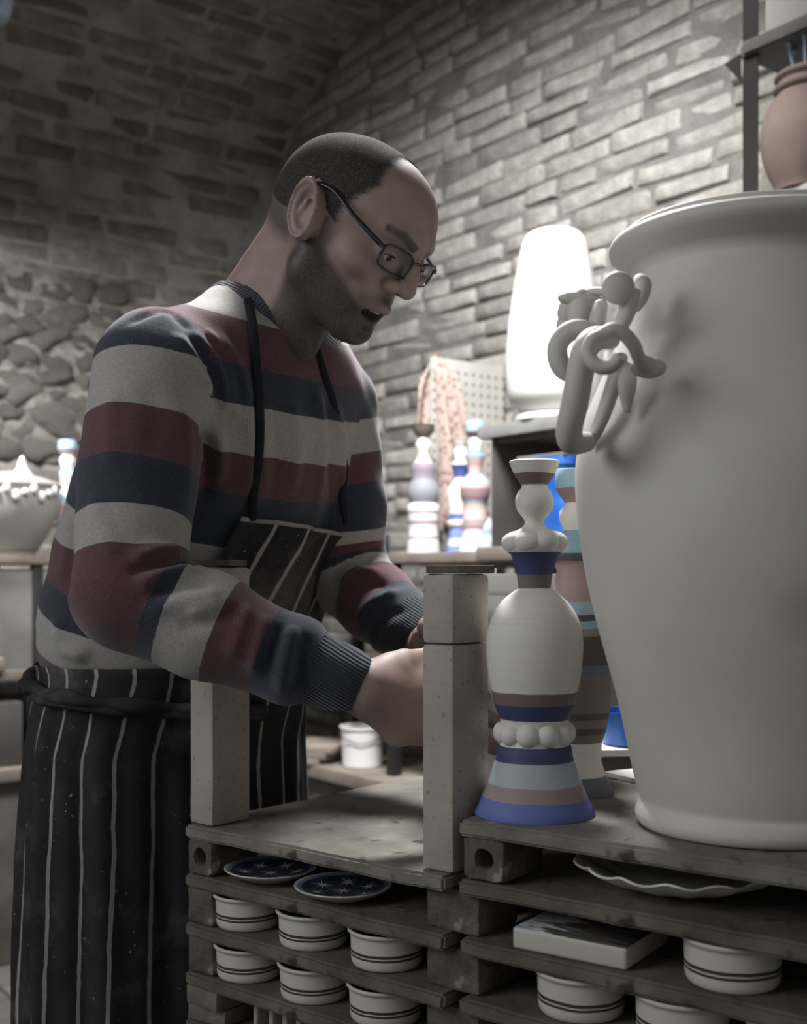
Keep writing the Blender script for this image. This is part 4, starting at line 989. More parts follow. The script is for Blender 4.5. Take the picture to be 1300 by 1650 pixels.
# stripes
cT = (V[:, 2]-H)+.34*((V[:, 0]-PEL0.x)*FD.x+(V[:, 1]-PEL0.y)*FD.y)
# code: integer part = colour index, 0 navy, 1 grey, 2 maroon, sampled through a 3-colour wheel
def wheel(c, knots, first):
    """knots ascending, colour index after each knot steps by +1 through N,G,M order given by first"""
    k = np.array(knots); v = np.interp(c, k, np.arange(len(k))); return (v+first+c*0)
bandT = wheel(cT, [-.25, -.185, -.131, -.073, -.03, .03, .085, .16, .216, .279, .325, .378, .44, .5], 0)
# upwards the torso reads N,M,G,N,M,G,N,M,G ... ; along the sleeve downwards it reads N,G,M
bandR = wheel(sR, [-.2, -.13, -.046, .006, .078, .137, .187, .243, .305, .332, .376, .440, .60], 0)
bandL = wheel(sL, [-.2, -.13, -.040, .022, .068, .115, .165, .192, .220, .238, .300, .338, .50], 0)
# near shoulder: how far behind / above
sleeveR = tD-aR_+.002; sleeveL = tD-aL_
upR = (V[:, 0]-shR.x)*SD.x+(V[:, 1]-shR.y)*SD.y
seamR = np.minimum(.018-upR+(V[:, 2]-shR.z)*-.15, 1)
mR = np.minimum(seamR+np.maximum(0, sR-.12)*5, sleeveR+np.maximum(0, .12-sR)*1.2)
upL = -((V[:, 0]-shL.x)*SD.x+(V[:, 1]-shL.y)*SD.y)
mL = np.minimum(.022-upL+np.maximum(0, sL-.10)*5, sleeveL+np.maximum(0, .10-sL)*1.2)
mR = np.where(aR_ > .05, -.02, mR); mL = np.where(aL_ > .05, -.02, mL)
dn = np.sqrt(((V-np.array(t3(P(441, 478, 1.48))))**2).sum(1))
neckd = sd_cone(V[:, 0], V[:, 1], V[:, 2], t3(P(418, 500, 1.49)), t3(P(452, 455, 1.475)), .056, .070)
me = npmesh('sweater', V2-np.array(t3(WL[man.name])), Q, {'band_t': bandT, 'band_r': bandR, 'band_l': bandL, 'm_r': mR, 'm_l': mL, 'collar': .017+.022*np.clip(((V[:, 0]-P(441, 478, 1.48)[0])*FD.x+(V[:, 1]-1.48)*FD.y)/.06, 0, 1)-neckd, 'cuff_r': np.where(aR_ < .02, sR-(LR_-.07), -1), 'cuff_l': np.where(aL_ < .02, sL-(LL_-.05), -1), 'along': sR})
sw = NT('striped_knit'); at = lambda k: sw.n('ShaderNodeAttribute', attribute_name=k).outputs['Fac']
def wheelcol(v, order):
    fr = sw.math('FRACT', sw.math('DIVIDE', sw.math('ADD', v, .0), 3.0))
    return sw.ramp(fr, [(0, order[0]), (1/3, order[1]), (2/3, order[2])], 'CONSTANT')
NVY, GRY, MRN = lin('262b36'), lin('918e89'), lin('4f3237')
ct = wheelcol(at('band_t'), (NVY, MRN, GRY)); cr = wheelcol(at('band_r'), (GRY, MRN, NVY)); c3 = wheelcol(at('band_l'), (GRY, MRN, NVY))
gt = lambda k: sw.math('GREATER_THAN', at(k), 0.0)
col = sw.mix(gt('m_r'), ct, cr); col = sw.mix(gt('m_l'), col, c3)
for k in ('collar', 'cuff_r', 'cuff_l'): col = sw.mix(gt(k), col, NVY)
co = sw.co()
fz = sw.noise(co, 420, 3, .7); fz2 = sw.noise(co, 90, 4, .6)
hv = sw.n('ShaderNodeHueSaturation'); sw.l(col, hv.inputs['Color']); sw.l(sw.math('MULTIPLY_ADD', fz, 1.1, .45), hv.inputs['Value'])
col = sw.mix(sw.ramp(fz, [(.6, (0, 0, 0, 1)), (.85, (.35, .35, .35, 1))]), hv.outputs[0], lin('8f8c8a'))
rib = sw.math('SINE', sw.math('MULTIPLY', sw.math('ARCTAN2', sw.n('ShaderNodeSeparateXYZ').outputs[0], 1.0), 1.0))
wv = sw.n('ShaderNodeTexWave'); wv.inputs['Scale'].default_value = 90; wv.inputs['Distortion'].default_value = .5
mp = sw.n('ShaderNodeMapping'); mp.inputs['Rotation'].default_value = (0, math.radians(58), 0); sw.l(co, mp.inputs[0]); sw.l(mp.outputs[0], wv.inputs['Vector'])
ribm = sw.math('MAXIMUM', gt('cuff_r'), sw.math('MAXIMUM', gt('cuff_l'), gt('collar')))
ribh = sw.math('MULTIPLY', wv.outputs['Fac'], ribm)
nb_ = sw.bump(fz, .35, .0012, sw.bump(fz2, .15, .002, sw.bump(ribh, .8, .002)))
sw.fin(col, .95, nb_, .1, sheen=.25)
sweater = link(bpy.data.objects.new('sweater', me), man, False); me.materials.append(sw.m); me.shade_smooth()
sweater['label'] = 'sweater in grey, maroon and navy stripes'

# ---- head frame
pit, yaw = math.radians(38), math.radians(29)
hf = Vector((math.cos(pit)*math.cos(yaw), -math.cos(pit)*math.sin(yaw), -math.sin(pit)))
hu = Vector((math.sin(pit)*math.cos(yaw), -math.sin(pit)*math.sin(yaw), math.cos(pit)))
hr = hf.cross(hu)
HS = 1.08; HO = P(556, 345, 1.40)
HM = Matrix((hr*HS, hf*HS, hu*HS)).transposed().to_4x4(); HM.translation = HO
HI = HM.inverted()
def hw(x, y, z): return HM @ Vector((x, y, z))
nb0 = HI @ P(424, 515, 1.49); nb1 = HI @ P(455, 545, 1.45); back = HI @ P(405, 470, 1.50)
def head_fn(X, Y, Z):
    A = np.abs(X)
    d = sd_ell(X, Y, Z, (0, .012, .013), (.073, .088, .072))
    d = smin(d, sd_ell(X, Y, Z, (0, .046, .022), (.058, .056, .054)), .02)
    d = smin(d, sd_ell(X, Y, Z, (0, -.03, .0), (.062, .05, .065)), .02)
    d = smin(d, sd_ell(X, Y, Z, (0, .045, -.035), (.052, .052, .060)), .02)
    d = smin(d, sd_cone(A, Y, Z, (.055, .022, -.02), (.048, .026, -.066), .014, .012), .022)
    d = smin(d, sd_cone(A, Y, Z, (.050, .026, -.068), (.016, .080, -.094), .014, .016), .022)
    d = smin(d, sd_ell(X, Y, Z, (0, .050, -.075), (.040, .045, .030)), .02)
    d = smin(d, sd_ell(X, Y, Z, (0, .086, -.096), (.022, .016, .015)), .012)
    d = smin(d, sd_ell(A, Y, Z, (.041, .070, -.026), (.020, .022, .016)), .018)
    d = smin(d, sd_cone(A, Y, Z, (.010, .099, .020), (.042, .086, .019), .0085, .007), .014)
    d = smax(d, -sd_ell(A, Y, Z, (.032, .108, -.003), (.017, .018, .010)), .012)
    d = smin(d, sd_ell(X, Y, Z, (0, .078, -.055), (.034, .028, .026)), .012)
    d = smin(d, sd_cone(X, Y, Z, (0, .100, .010), (0, .114, -.012), .0068, .008), .012)
    d = smin(d, sd_cone(X, Y, Z, (0, .110, -.004), (0, .119, -.026), .0078, .0102), .007)
    d = smin(d, sd_ell(A, Y, Z, (.0125, .106, -.030), (.0075, .011, .0085)), .005)
    d = smax(d, -sd_ell(A, Y, Z, (.0065, .111, -.039), (.0035, .006, .004)), .003)
    # mouth ajar
    d = smin(d, sd_cone(A, Y, Z, (0, .109, -.0560), (.023, .088, -.063), .0066, .003), .005)
    d = smin(d, sd_cone(A, Y, Z, (0, .1000, -.0830), (.022, .085, -.072), .0070, .003), .005)
    d = smax(d, -sd_ell(X, Y, Z, (0, .102, -.069), (.0215, .018, .0056)), .003)
    d = smax(d, -sd_ell(X, Y, Z, (0, .104, -.0915), (.014, .006, .004)), .006)
    # lids
    d = smin(d, sd_ell(A, Y, Z, (.031, .087, -.003), (.0150, .0145, .0130)), .003)
    slit = sd_ell(A, Y, Z, (.031, .102, -.0070), (.0118, .009, .0036)); d = smax(d, -slit, .0015)
    # ear
    EY, EZ = Y-.025, Z+.017
    ear = sd_ell(A, EY+EZ*.25, EZ, (.0775, -.014, .003), (.0085, .0195, .0315))
    ear = smax(ear, -sd_ell(A, EY+EZ*.25, EZ, (.0880, -.011, .007), (.0125, .0135, .0225)), .003)
    er_ = (np.sqrt(((EY+EZ*.25+.0145)/.0170)**2+((EZ-.004)/.0285)**2)-1)*.021; ear = smin(ear, np.sqrt(er_**2+(A-.0835)**2)-np.where(EZ > -.018, .0027, .0018), .002)
    ear = smin(ear, sd_cone(A, EY, EZ, (.0785, -.019, -.008), (.0810, -.017, .014), .0030, .0026), .003)
    ear = smax(ear, -sd_cone(A, EY, EZ, (.085, -.006, -.008), (.086, -.006, .000), .006, .005), .003)
    ear = smin(ear, sd_cone(A, EY, EZ, (.077, .001, -.008), (.078, .002, .0), .0035, .003), .003)
    d = smin(d, sd_ell(A, EY, EZ, (.068, -.010, .0), (.012, .012, .022)), .006)
    d = smin(d, ear, .0045)
    # neck
    d = smin(d, sd_cone(X, Y, Z, (0, -.020, -.035), t3(nb0), .052, .060), .022)
    d = smin(d, sd_cone(X, Y, Z, (0, .008, -.05), t3(nb1), .036, .044), .020)
    d = smin(d, sd_cone(X, Y, Z, (.048, -.008, -.035), t3(HI @ P(492, 560, 1.42)), .008, .010), .022)
    return d
V, Q = surf_nets(head_fn, (-.105, -.20, -.235), (.105, .14, .105), .0021)
V = relax(V, Q, 1, .3)
X_, Y_, Z_ = V[:, 0], V[:, 1], V[:, 2]
Wd = (np.array([list(r[:3]) for r in HM])[:3, :3] @ V.T).T+np.array(t3(HO))
# masks: hair and beard as attributes of the skin
def hair_mask(X, Y, Z):
    a = np.abs(X)
    gs = np.interp(Z, [-.06, -.03, .0, .015, .03, .05, .065, .09], [.034, .038, .038, .038, .046, .054, .045, .035])
    gt_ = np.interp(Z, [0, .06, .075, .09], [.05, .052, .042, .030])
    k = np.clip((a-.02)/.025, 0, 1); g = gt_*(1-k)+gs*k
    zl = np.interp(Y, [-.08, -.03, .0, .02, .04], [-.045, -.052, -.050, -.034, -.034])
    ey, ez = Y-.025, Z+.017
    e = np.where((np.abs(X) > .066) & (((ey+.25*ez+.014)/.0215)**2+((ez-.003)/.0335)**2 < 1), .015, 1.0)   # the ear itself stays bare
    return np.minimum(np.minimum(g-Y, Z-zl), .02)*np.where(e < 1, 0, 1)-np.where(e < 1, .02, 0)
hair = hair_mask(X_, Y_, Z_)
earm = np.where((np.abs(X_) > .069) & (Y_ < .032) & (Y_ > -.016) & (Z_ < .024) & (Z_ > -.048), 1, 0)
beard = np.minimum(-.034-Z_+np.clip(.045-Y_, -.06, .06)*.50, Y_-.002)
beard = np.maximum(beard, .010-sd_cone(np.abs(X_), Y_, Z_, (.002, .107, -.046), (.026, .090, -.058), 0, 0))
lip = .0075-np.minimum(sd_cone(np.abs(X_), Y_, Z_, (0, .107, -.0555), (.020, .093, -.061), 0, 0), sd_cone(np.abs(X_), Y_, Z_, (0, .0985, -.0815), (.018, .088, -.072), 0, 0))
brow = .0058-np.minimum(sd_cone(np.abs(X_), Y_, Z_, (.013, .106, .0155), (.030, .099, .0205), 0, 0), sd_cone(np.abs(X_), Y_, Z_, (.030, .099, .0205), (.046, .088, .0195), 0, 0)-.0004)
headV, headQ, headA = Wd, Q, {'beard': np.where(earm > 0, -.01, beard), 'lip': lip, 'brow': brow, 'hair': np.where(earm > 0, -.02, hair)}

# ---- hands
def hand_fn_factory(wr, el, palm, fingers, thumb):
    def fn(X, Y, Z):
        d = sd_cone(X, Y, Z, t3(el.lerp(wr, .5)), t3(wr), .036, .0265)
        for k, r in palm: d = smin(d, sd_cone(X, Y, Z, t3(wr), t3(k), .021, r), .016)
        for (a, ra), (b, rb_) in zip(palm[:-1], palm[1:]): pass
        for f in fingers:
            fd = None
            for (a, ra), (b, rb_) in zip(f[:-1], f[1:]):
                q = sd_cone(X, Y, Z, t3(a), t3(b), ra, rb_); fd = q if fd is None else smin(fd, q, .003)
            d = smin(d, fd, .005)
        fd = None
        for (a, ra), (b, rb_) in zip(thumb[:-1], thumb[1:]):
            q = sd_cone(X, Y, Z, t3(a), t3(b), ra, rb_); fd = q if fd is None else smin(fd, q, .006)
        return smin(d, fd, .010)
    return fn
def chain(pts, rads): return [(P(*p) if len(p) == 3 else p, r) for p, r in zip(pts, rads)]
palmR = chain([(683, 1090, 1.325), (690, 1118, 1.315), (688, 1148, 1.308), (676, 1178, 1.302)], [.0165, .0165, .0165, .0165])
palmR += chain([(640, 1180, 1.290), (630, 1078, 1.300)], [.016, .018])
fR = [chain([(683, 1092, 1.325), (735, 1100, 1.345), (762, 1112, 1.358), (780, 1122, 1.366)], [.0115, .0098, .0088, .0078]),
      chain([(690, 1118, 1.315), (742, 1135, 1.318), (776, 1150, 1.338), (797, 1163, 1.356)], [.0118, .0102, .0095, .0085]),
      chain([(688, 1148, 1.308), (735, 1172, 1.308), (770, 1190, 1.325), (795, 1205, 1.348)], [.0115, .0100, .0096, .0086]),
      chain([(676, 1178, 1.302), (715, 1205, 1.305), (742, 1220, 1.322), (765, 1230, 1.345)], [.0108, .0092, .0082, .0074])]
thR = chain([(610, 1092, 1.29), (650, 1068, 1.315), (690, 1060, 1.345), (722, 1068, 1.375)], [.018, .0145, .0115, .0098])
hfR = hand_fn_factory(wrR, elR, palmR, fR, thR)
VR_, QR_ = surf_nets(hfR, (-.13, 1.22, H-.25), (.13, 1.42, H-.06), .0022)
c_ = Vector((PX, PY_, H-.12))
def pp(deg, z, r): a = math.radians(deg); return Vector((PX+r*math.cos(a), PY_+r*math.sin(a), H+z))
palmL = [(pp(172, -.075, .118), .0155), (pp(165, -.095, .117), .0155), (pp(160, -.117, .115), .015), (pp(160, -.14, .112), .014)]
fL = [[(pp(160, -.075, .114), .0115), (pp(132, -.075, .108), .0098), (pp(112, -.077, .103), .0088), (pp(98, -.08, .101), .0078)],
      [(pp(158, -.097, .113), .0115), (pp(128, -.100, .106), .0100), (pp(106, -.102, .101), .009), (pp(90, -.105, .099), .008)],
      [(pp(156, -.119, .112), .0112), (pp(128, -.125, .103), .0098), (pp(108, -.128, .098), .0088), (pp(93, -.130, .096), .0078)],
      [(pp(158, -.141, .108), .0105), (pp(134, -.149, .099), .0088), (pp(117, -.152, .095), .008), (pp(104, -.155, .093), .0072)]]
thL = [(wrL+Vector((.012, -.006, .0)), .017), (pp(188, -.062, .112), .0135), (pp(205, -.06, .103), .0112), (pp(219, -.062, .101), .0095)]
VL_, QL_ = surf_nets(hand_fn_factory(wrL, elL, palmL, fL, thL), (-.07, 1.36, H-.19), (.17, 1.62, H-.03), .0022)
# inner body: joins neck, trunk, arms and legs under the clothes (smaller than the clothes)
hipR = PEL+SD*-.085+Vector((0, 0, .93)); hipL = PEL+SD*.085+Vector((0, 0, .93))
ftR = PEL+SD*-.13+Vector((-.02, 0, .09)); ftL = PEL+SD*.13+Vector((-.02, 0, .09))
knR = hipR.lerp(ftR, .5)+FD*.02; knL = hipL.lerp(ftL, .5)+FD*.02
def inner_fn(X, Y, Z):
    d = torso(X, Y, Z, -.035)
    for A in (ARM_R, ARM_L):
        a_, _ = arm(X, Y, Z, [(p, r*.62) for p, r in A]); d = smin(d, a_, .02)
    for h0, k0, f0 in ((hipR, knR, ftR), (hipL, knL, ftL)):
        d = smin(d, sd_cone(X, Y, Z, t3(h0), t3(k0), .075, .050), .03); d = smin(d, sd_cone(X, Y, Z, t3(k0), t3(f0), .048, .034), .02)
    d = smin(d, sd_cone(X, Y, Z, t3(P(430, 540, 1.49)), t3(P(440, 470, 1.48)), .045, .045), .02)
    return d
VI_, QI_ = surf_nets(inner_fn, (-.55, 1.2, .03), (.08, 1.88, H+.38), .013)
parts = [(headV, headQ), (VR_, QR_), (VL_, QL_), (VI_, QI_)]
Vs, Qs, off, AA = [], [], 0, {k: [] for k in headA}
for i, (v, q) in enumerate(parts):
    if i in (1, 2): v = relax(v, q, 1, .3)
    Vs.append(v); Qs.append(q+off); off += len(v)
    for k in AA: AA[k].append(headA[k] if i == 0 else np.full(len(v), -1.))
me = npmesh('body', np.concatenate(Vs)-np.array(t3(WL[man.name])), np.concatenate(Qs), {k: np.concatenate(v) for k, v in AA.items()})
sk = NT('skin'); co = sk.co(); a2 = lambda k: sk.n('ShaderNodeAttribute', attribute_name=k).outputs['Fac']
base = sk.ramp(sk.noise(co, 30, 5), [(.3, lin('836f67')), (.7, lin('937e75'))])
def sstep(v, a, b):
    m = sk.n('ShaderNodeMapRange', interpolation_type='SMOOTHSTEP'); m.inputs[1].default_value = a; m.inputs[2].default_value = b; sk.l(v, m.inputs[0]); return m.outputs[0]
hn = sk.noise(co, 900, 2, .7); hn2 = sk.noise(co, 350, 3, .6)
stub = sk.math('MULTIPLY', sstep(a2('beard'), -.004, .012), sk.ramp(hn, [(.35, (1, 1, 1, 1)), (.7, (.6, .6, .6, 1))]))
c0 = sk.mix(sstep(a2('lip'), 0, .003), base, lin('86605a'))
c0 = sk.mix(sk.math('MULTIPLY', stub, .95), c0, lin('231f1d'))
c0 = sk.mix(sk.math('MULTIPLY', sstep(a2('hair'), -.012, .010), .75), c0, lin('37322f'))
c0 = sk.mix(sk.math('MULTIPLY', sstep(a2('brow'), -.001, .002), .85), c0, lin('282422'))
sk.fin(c0, .55, sk.bump(hn2, .18, .0008, sk.bump(sk.noise(co, 60, 4), .12, .002)), .35)
sk.b.inputs['Subsurface Weight'].default_value = .06; sk.b.inputs['Subsurface Radius'].default_value = (.01, .004, .002); sk.b.inputs['Subsurface Scale'].default_value = .4
bodyo = link(bpy.data.objects.new('body', me), man, False); me.materials.append(sk.m); me.shade_smooth()
# cropped hair: a thin stubbled cap grown from the scalp
def cap_fn(X, Y, Z):
    d = sd_ell(X, Y, Z, (0, .012, .013), (.073, .088, .072))
    d = smin(d, sd_ell(X, Y, Z, (0, .046, .022), (.058, .056, .054)), .02)
    d = smin(d, sd_ell(X, Y, Z, (0, -.03, .0), (.062, .05, .065)), .02)
    return d-.0016
Vc, Qc = surf_nets(cap_fn, (-.09, -.1, -.08), (.09, .13, .115), .003)
fc = Vc[Qc].mean(1); keep = hair_mask(fc[:, 0], fc[:, 1], fc[:, 2]) > -.007
Qc = Qc[keep]; used = np.unique(Qc); rm = -np.ones(len(Vc), int); rm[used] = np.arange(len(used)); Vc = Vc[used]; Qc = rm[Qc]
Wc = (np.array([list(r[:3]) for r in HM])[:3, :3] @ Vc.T).T+np.array(t3(HO))
me = npmesh('hair', Wc-np.array(t3(WL[man.name])), Qc, {'hm': hair_mask(Vc[:, 0], Vc[:, 1], Vc[:, 2])})
hm = NT('cropped_hair'); co = hm.co(); h1 = hm.noise(co, 700, 3, .7)
hm.fin(hm.ramp(h1, [(.35, lin('2a2726')), (.60, lin('45403d')), (.75, lin('807a76'))]), .95, hm.bump(h1, .5, .002), .03)
hat = hm.n('ShaderNodeAttribute', attribute_name='hm').outputs['Fac']; al = hm.math('GREATER_THAN', hm.math('MULTIPLY_ADD', hat, 22.0, hm.noise(co, 750, 2)), .46); hm.l(al, hm.b.inputs['Alpha'])
hairo = link(bpy.data.objects.new('hair', me), man, False); me.materials.append(hm.m); me.shade_smooth(); hairo['label'] = 'dark hair cropped close to the scalp'
WL[hairo.name] = Vector((0, 0, 0))
def mobj(name, bm, m, parent=man, label=None, sharp=None, smooth=True):
    for v in bm.verts: v.co -= WL[man.name]
    o = obj(name, bm, m, parent, smooth, sharp=sharp); o.location = (0, 0, 0)
    if label: o['label'] = label
    return o
# eyes, teeth
eyew = mat('eye_white', 'b8b0a8', 'a8a098', 5, .25, 0); iris = mat('iris_dark', '2e2622', '1f1a18', 40, .2, 0)
for sx in (-1, 1):
    bm = bmesh.new(); ball(bm, hw(.031*sx, .0868, -.0035), .0128*HS, 3); e = mobj('eye', bm, eyew)
    bm = bmesh.new(); ball(bm, hw(.0315*sx, .0957, -.0060), .0048*HS, 3, (1, 1, 1)); mobj('iris', bm, iris, e)
bm = bmesh.new()
for k in range(-4, 5):
    ball(bm, hw(k*.0038, .1000-.0006*k*k, -.0632), .0030*HS, 2, (.8, .8, 1.2))
mobj('teeth', bm, mat('tooth', 'bdb5a6', 'aca493', 9, .3, 0))
bm = bmesh.new()
for sx in (-1, 1):
    tube(bm, [hw((.031+dx)*sx, .1005-abs(dx)*abs(dx)*38, -.0030-dx*dx*12) for dx in (-.0115, -.006, 0, .006, .0115)], [.0004, .0011, .0013, .0011, .0004], 8)
mobj('lashes', bm, iris)
# ---- glasses
fr = NT('glasses_black'); fr.fin(lin('1e1f24'), .3, None, .5)
gr = bmesh.new()
def rrect(cx, w, h, n=28, y0=.110, z0=-.001, sgn=1):
    out = []
    for i in range(n):
        a = 2*math.pi*i/n; e = .45
        x = abs(math.cos(a))**e*math.copysign(1, math.cos(a))*w/2; z = abs(math.sin(a))**e*math.copysign(1, math.sin(a))*h/2
        xx = cx+x; out.append(hw(xx*sgn, y0-abs(xx)*abs(xx)*4.0+.004, z0+z-.004+.05*(xx-cx)))
    return out
for sgn in (1, -1):
    pts = rrect(.032, .045, .026, sgn=sgn); tube(gr, pts+[pts[0]], .0016, 8, 1, raw=True)
tube(gr, [hw(-.0095, .1135, .002), hw(0, .117, .004), hw(.0095, .1135, .002)], .0016, 8)
frame = mobj('glasses', gr, fr.m, label='thin dark rectangular glasses')
for sgn in (1, -1):
    bm = bmesh.new(); tube(bm, [hw(.054*sgn, .101, .002), hw(.064*sgn, .096, .004), hw(.0735*sgn, .060, .012), hw(.0765*sgn, .030, .020), hw(.078*sgn, .006, .016), hw(.077*sgn, -.010, .0)], [.002, .0022, .002, .002, .002, .0018], 8, 1.6)
    mobj('temple', bm, fr.m, frame)
    bm = bmesh.new(); pts = rrect(.032, .044, .025, sgn=sgn); vs_ = [bm.verts.new(p) for p in pts]; bm.faces.new(vs_)
    g2 = bpy.data.materials.get('lens_glass')
    if not g2:
        q_ = NT('lens_glass'); q_.fin((.95, .97, 1, 1), .02, None, .5); q_.b.inputs['Transmission Weight'].default_value = 1; q_.b.inputs['IOR'].default_value = 1.05; g2 = q_.m
    mobj('lens', bm, g2, frame, smooth=False)
# ---- apron: bib, skirt, straps, waist tie
BTZ = [-.70, -.45, -.20, -.13, -.05, .03, .09]
def acen(z):
    zz = H+z
    if z > -.13: return (float(np.interp(zz, TZ, TX)), float(np.interp(zz, TZ, TY)), float(np.interp(zz, TZ, TA)), float(np.interp(zz, TZ, TB)))
    k = min(1, (-.13-z)/.10); c0_ = (float(np.interp(H-.13, TZ, TX)), float(np.interp(H-.13, TZ, TY)), float(np.interp(H-.13, TZ, TA)), float(np.interp(H-.13, TZ, TB)))
    c1_ = (-.326, 1.668, .212, .128); q = [c0_[i]*(1-k)+c1_[i]*k for i in range(4)]
    q[2] += .012*min(1, max(0, -z-.2)/.3); return q
def apt(th, z, off=0):
    cx, cy, a, b = acen(z); s = math.sin(th)*(a+off); f = math.cos(th)*(b+off)
    return Vector((cx, cy, H+z))+SD*s+FD*f
ap = NT('apron_cloth'); uvn = ap.n('ShaderNodeUVMap'); sp = ap.n('ShaderNodeSeparateXYZ'); ap.l(uvn.outputs[0], sp.inputs[0]); co = ap.co()
wob = ap.math('MULTIPLY_ADD', ap.noise(co, 7, 2), .014, -.007)
u = ap.math('ADD', sp.outputs[0], wob)
fr_ = ap.math('ABSOLUTE', ap.math('SUBTRACT', ap.math('FRACT', ap.math('DIVIDE', u, .047)), .5))
lw = ap.math('MULTIPLY_ADD', ap.noise(co, 60, 2), .05, .025)
line = ap.math('LESS_THAN', fr_, lw)
cbase = ap.ramp(ap.noise(co, 25, 4), [(.3, lin('272627')), (.7, lin('333233'))])
dust = ap.ramp(ap.noise(co, 5.5, 6, .65), [(.54, (0, 0, 0, 1)), (.78, (.5, .5, .5, 1))])
cbase = ap.mix(dust, cbase, lin('8a8783'))
fleck = ap.ramp(ap.noise(co, 190, 2, .5), [(.70, (0, 0, 0, 1)), (.76, (.8, .8, .8, 1))])
fm = ap.math('MULTIPLY', fleck, ap.ramp(ap.noise(co, 9, 2), [(.45, (0, 0, 0, 1)), (.6, (1, 1, 1, 1))]))
cbase = ap.mix(fm, cbase, lin('b5b2ad'))
hemz = ap.math('GREATER_THAN', sp.outputs[1], 9.0)
cc2 = ap.mix(line, cbase, lin('96928b')); cc2 = ap.mix(hemz, cc2, lin('8a8781'))
ap.fin(cc2, .85, ap.bump(ap.noise(co, 500, 2), .25, .001, ap.bump(ap.noise(co, 30, 4), .25, .003)), .15)
def sheet(name, fnc, us, zs, thick=.0016, parent=man, m=None, hem=False, label=None):
    bm = bmesh.new(); uvl = bm.loops.layers.uv.new('UVMap'); V_ = {}
    for j, z in enumerate(zs):
        for i, th in enumerate(us):
            V_[i, j] = bm.verts.new(fnc(th, z)-WL[man.name])
    for j in range(len(zs)-1):
        for i in range(len(us)-1):
            f = bm.faces.new((V_[i, j], V_[i+1, j], V_[i+1, j+1], V_[i, j+1]))
            for lp, (a, b) in zip(f.loops, ((i, j), (i+1, j), (i+1, j+1), (i, j+1))):
                lp[uvl].uv = (us[a]*.185, (10.0 if hem and j == len(zs)-2 else 0.0))
    me = bpy.data.meshes.new(name); bm.to_mesh(me); bm.free(); me.materials.append(m or ap.m); me.shade_smooth()
    o = bpy.data.objects.new(name, me); C.objects.link(o); o.parent = parent; WL[o.name] = Vector((0, 0, 0))
    s_ = o.modifiers.new('thick', 'SOLIDIFY'); s_.thickness = thick; s_.offset = 1
    if label: o['label'] = label
    return o
apron = sheet('apron', lambda th, z: apt(th, z, .010+.007*math.sin(th*11+z*3)*min(1, max(0, (-z-.17)*5))+.004*math.sin(th*23+1+z*6)*min(1, max(0, (-z-.12)*6))+.004*math.sin(z*40+th*5)*math.exp(-((z+.16)/.05)**2)),
              [math.radians(x) for x in range(-178, 112, 2)], list(np.linspace(-.72, -.115, 60)), label='black apron with chalky pale pinstripes, tied at the waist')
def bibf(w, zz):
    # w in -1..1 across, zz 0 (waist) .. 1 (top edge)
    z = -.12+(.195+.006*0)*zz-.016*zz*(w*.5+.5)
    lo_, hi_ = math.radians(-38+16*zz), math.radians(38-5*zz)
    th = lo_+(hi_-lo_)*(w*.5+.5)
    off = .013+.020*zz*(.5+.5*w)+.006*math.sin(w*5+zz*3)*zz+.003*math.sin(w*13+2)
    return apt(th, z, off)
bib = None
bm = bmesh.new(); uvl = bm.loops.layers.uv.new('UVMap'); nW, nZ = 44, 44; g_ = {}
for j in range(nZ+1):
    for i in range(nW+1): g_[i, j] = bm.verts.new(bibf(i/nW*2-1, j/nZ)-WL[man.name])
for j in range(nZ):
    for i in range(nW):
        f = bm.faces.new((g_[i, j], g_[i+1, j], g_[i+1, j+1], g_[i, j+1]))
        for lp, (a, b) in zip(f.loops, ((i, j), (i+1, j), (i+1, j+1), (i, j+1))):
            w = a/nW*2-1; zz = b/nZ; lp[uvl].uv = ((w*.094+.016)*(1+.5*(1-zz))+.006*math.sin(zz*5+w)+.118-.008, 10.0 if j == nZ-1 else 0.0)
me = bpy.data.meshes.new('bib'); bm.to_mesh(me); bm.free(); me.materials.append(ap.m); me.shade_smooth()
bib = bpy.data.objects.new('bib', me); C.objects.link(bib); bib.parent = apron; s_ = bib.modifiers.new('thick', 'SOLIDIFY'); s_.thickness = .002; s_.offset = 1
tape = mat('dark_tape', '25272b', '1c1e21', 40, .85, .2, 200, .001, .15)
def on_torso(px, py, off=.004, lo_=1.2, hi_=1.62):
    """first point of the sweater surface along a ray"""
    Ys = np.linspace(lo_, hi_, 500); X = (px-650)/F*Ys; Z = H-(py-HOR)/F*Ys
    f = sweater_fn(X, Ys, Z); k = np.argmax(f < 0)
    if f[k] >= 0: return None
    return Vector((X[k], Ys[k]-off, Z[k]))
def strap(pts, w=.0055, nm='neck_strap', th=.35):
    bm = bmesh.new(); tube(bm, pts, w, 10, th, 8, up=(0, -1, .01)); return mobj(nm, bm, tape, apron)
s1 = [P(399, 446, 1.445), P(396, 470, 1.42)]+[q for q in (on_torso(px, py, .007, 1.25) for px, py in ((404, 500), (410, 540), (415, 600), (419, 650), (420, 700), (417, 750), (410, 795))) if q]+[bibf(-.80, .985)+Vector((0, -.004, 0))]
strap(s1)
s2 = [q for q in (on_torso(px, py, .006, 1.28) for px, py in ((512, 565), (522, 600), (535, 640), (545, 680), (552, 720), (556, 760), (553, 800))) if q]+[bibf(.85, .985)+Vector((0, -.003, .0))]
strap(s2, .0045)
strap([P(397, 448, 1.452), P(402, 440, 1.50), P(424, 440, 1.545), P(460, 470, 1.555), P(492, 520, 1.54), P(510, 560, 1.49)], .006, 'neck_loop')
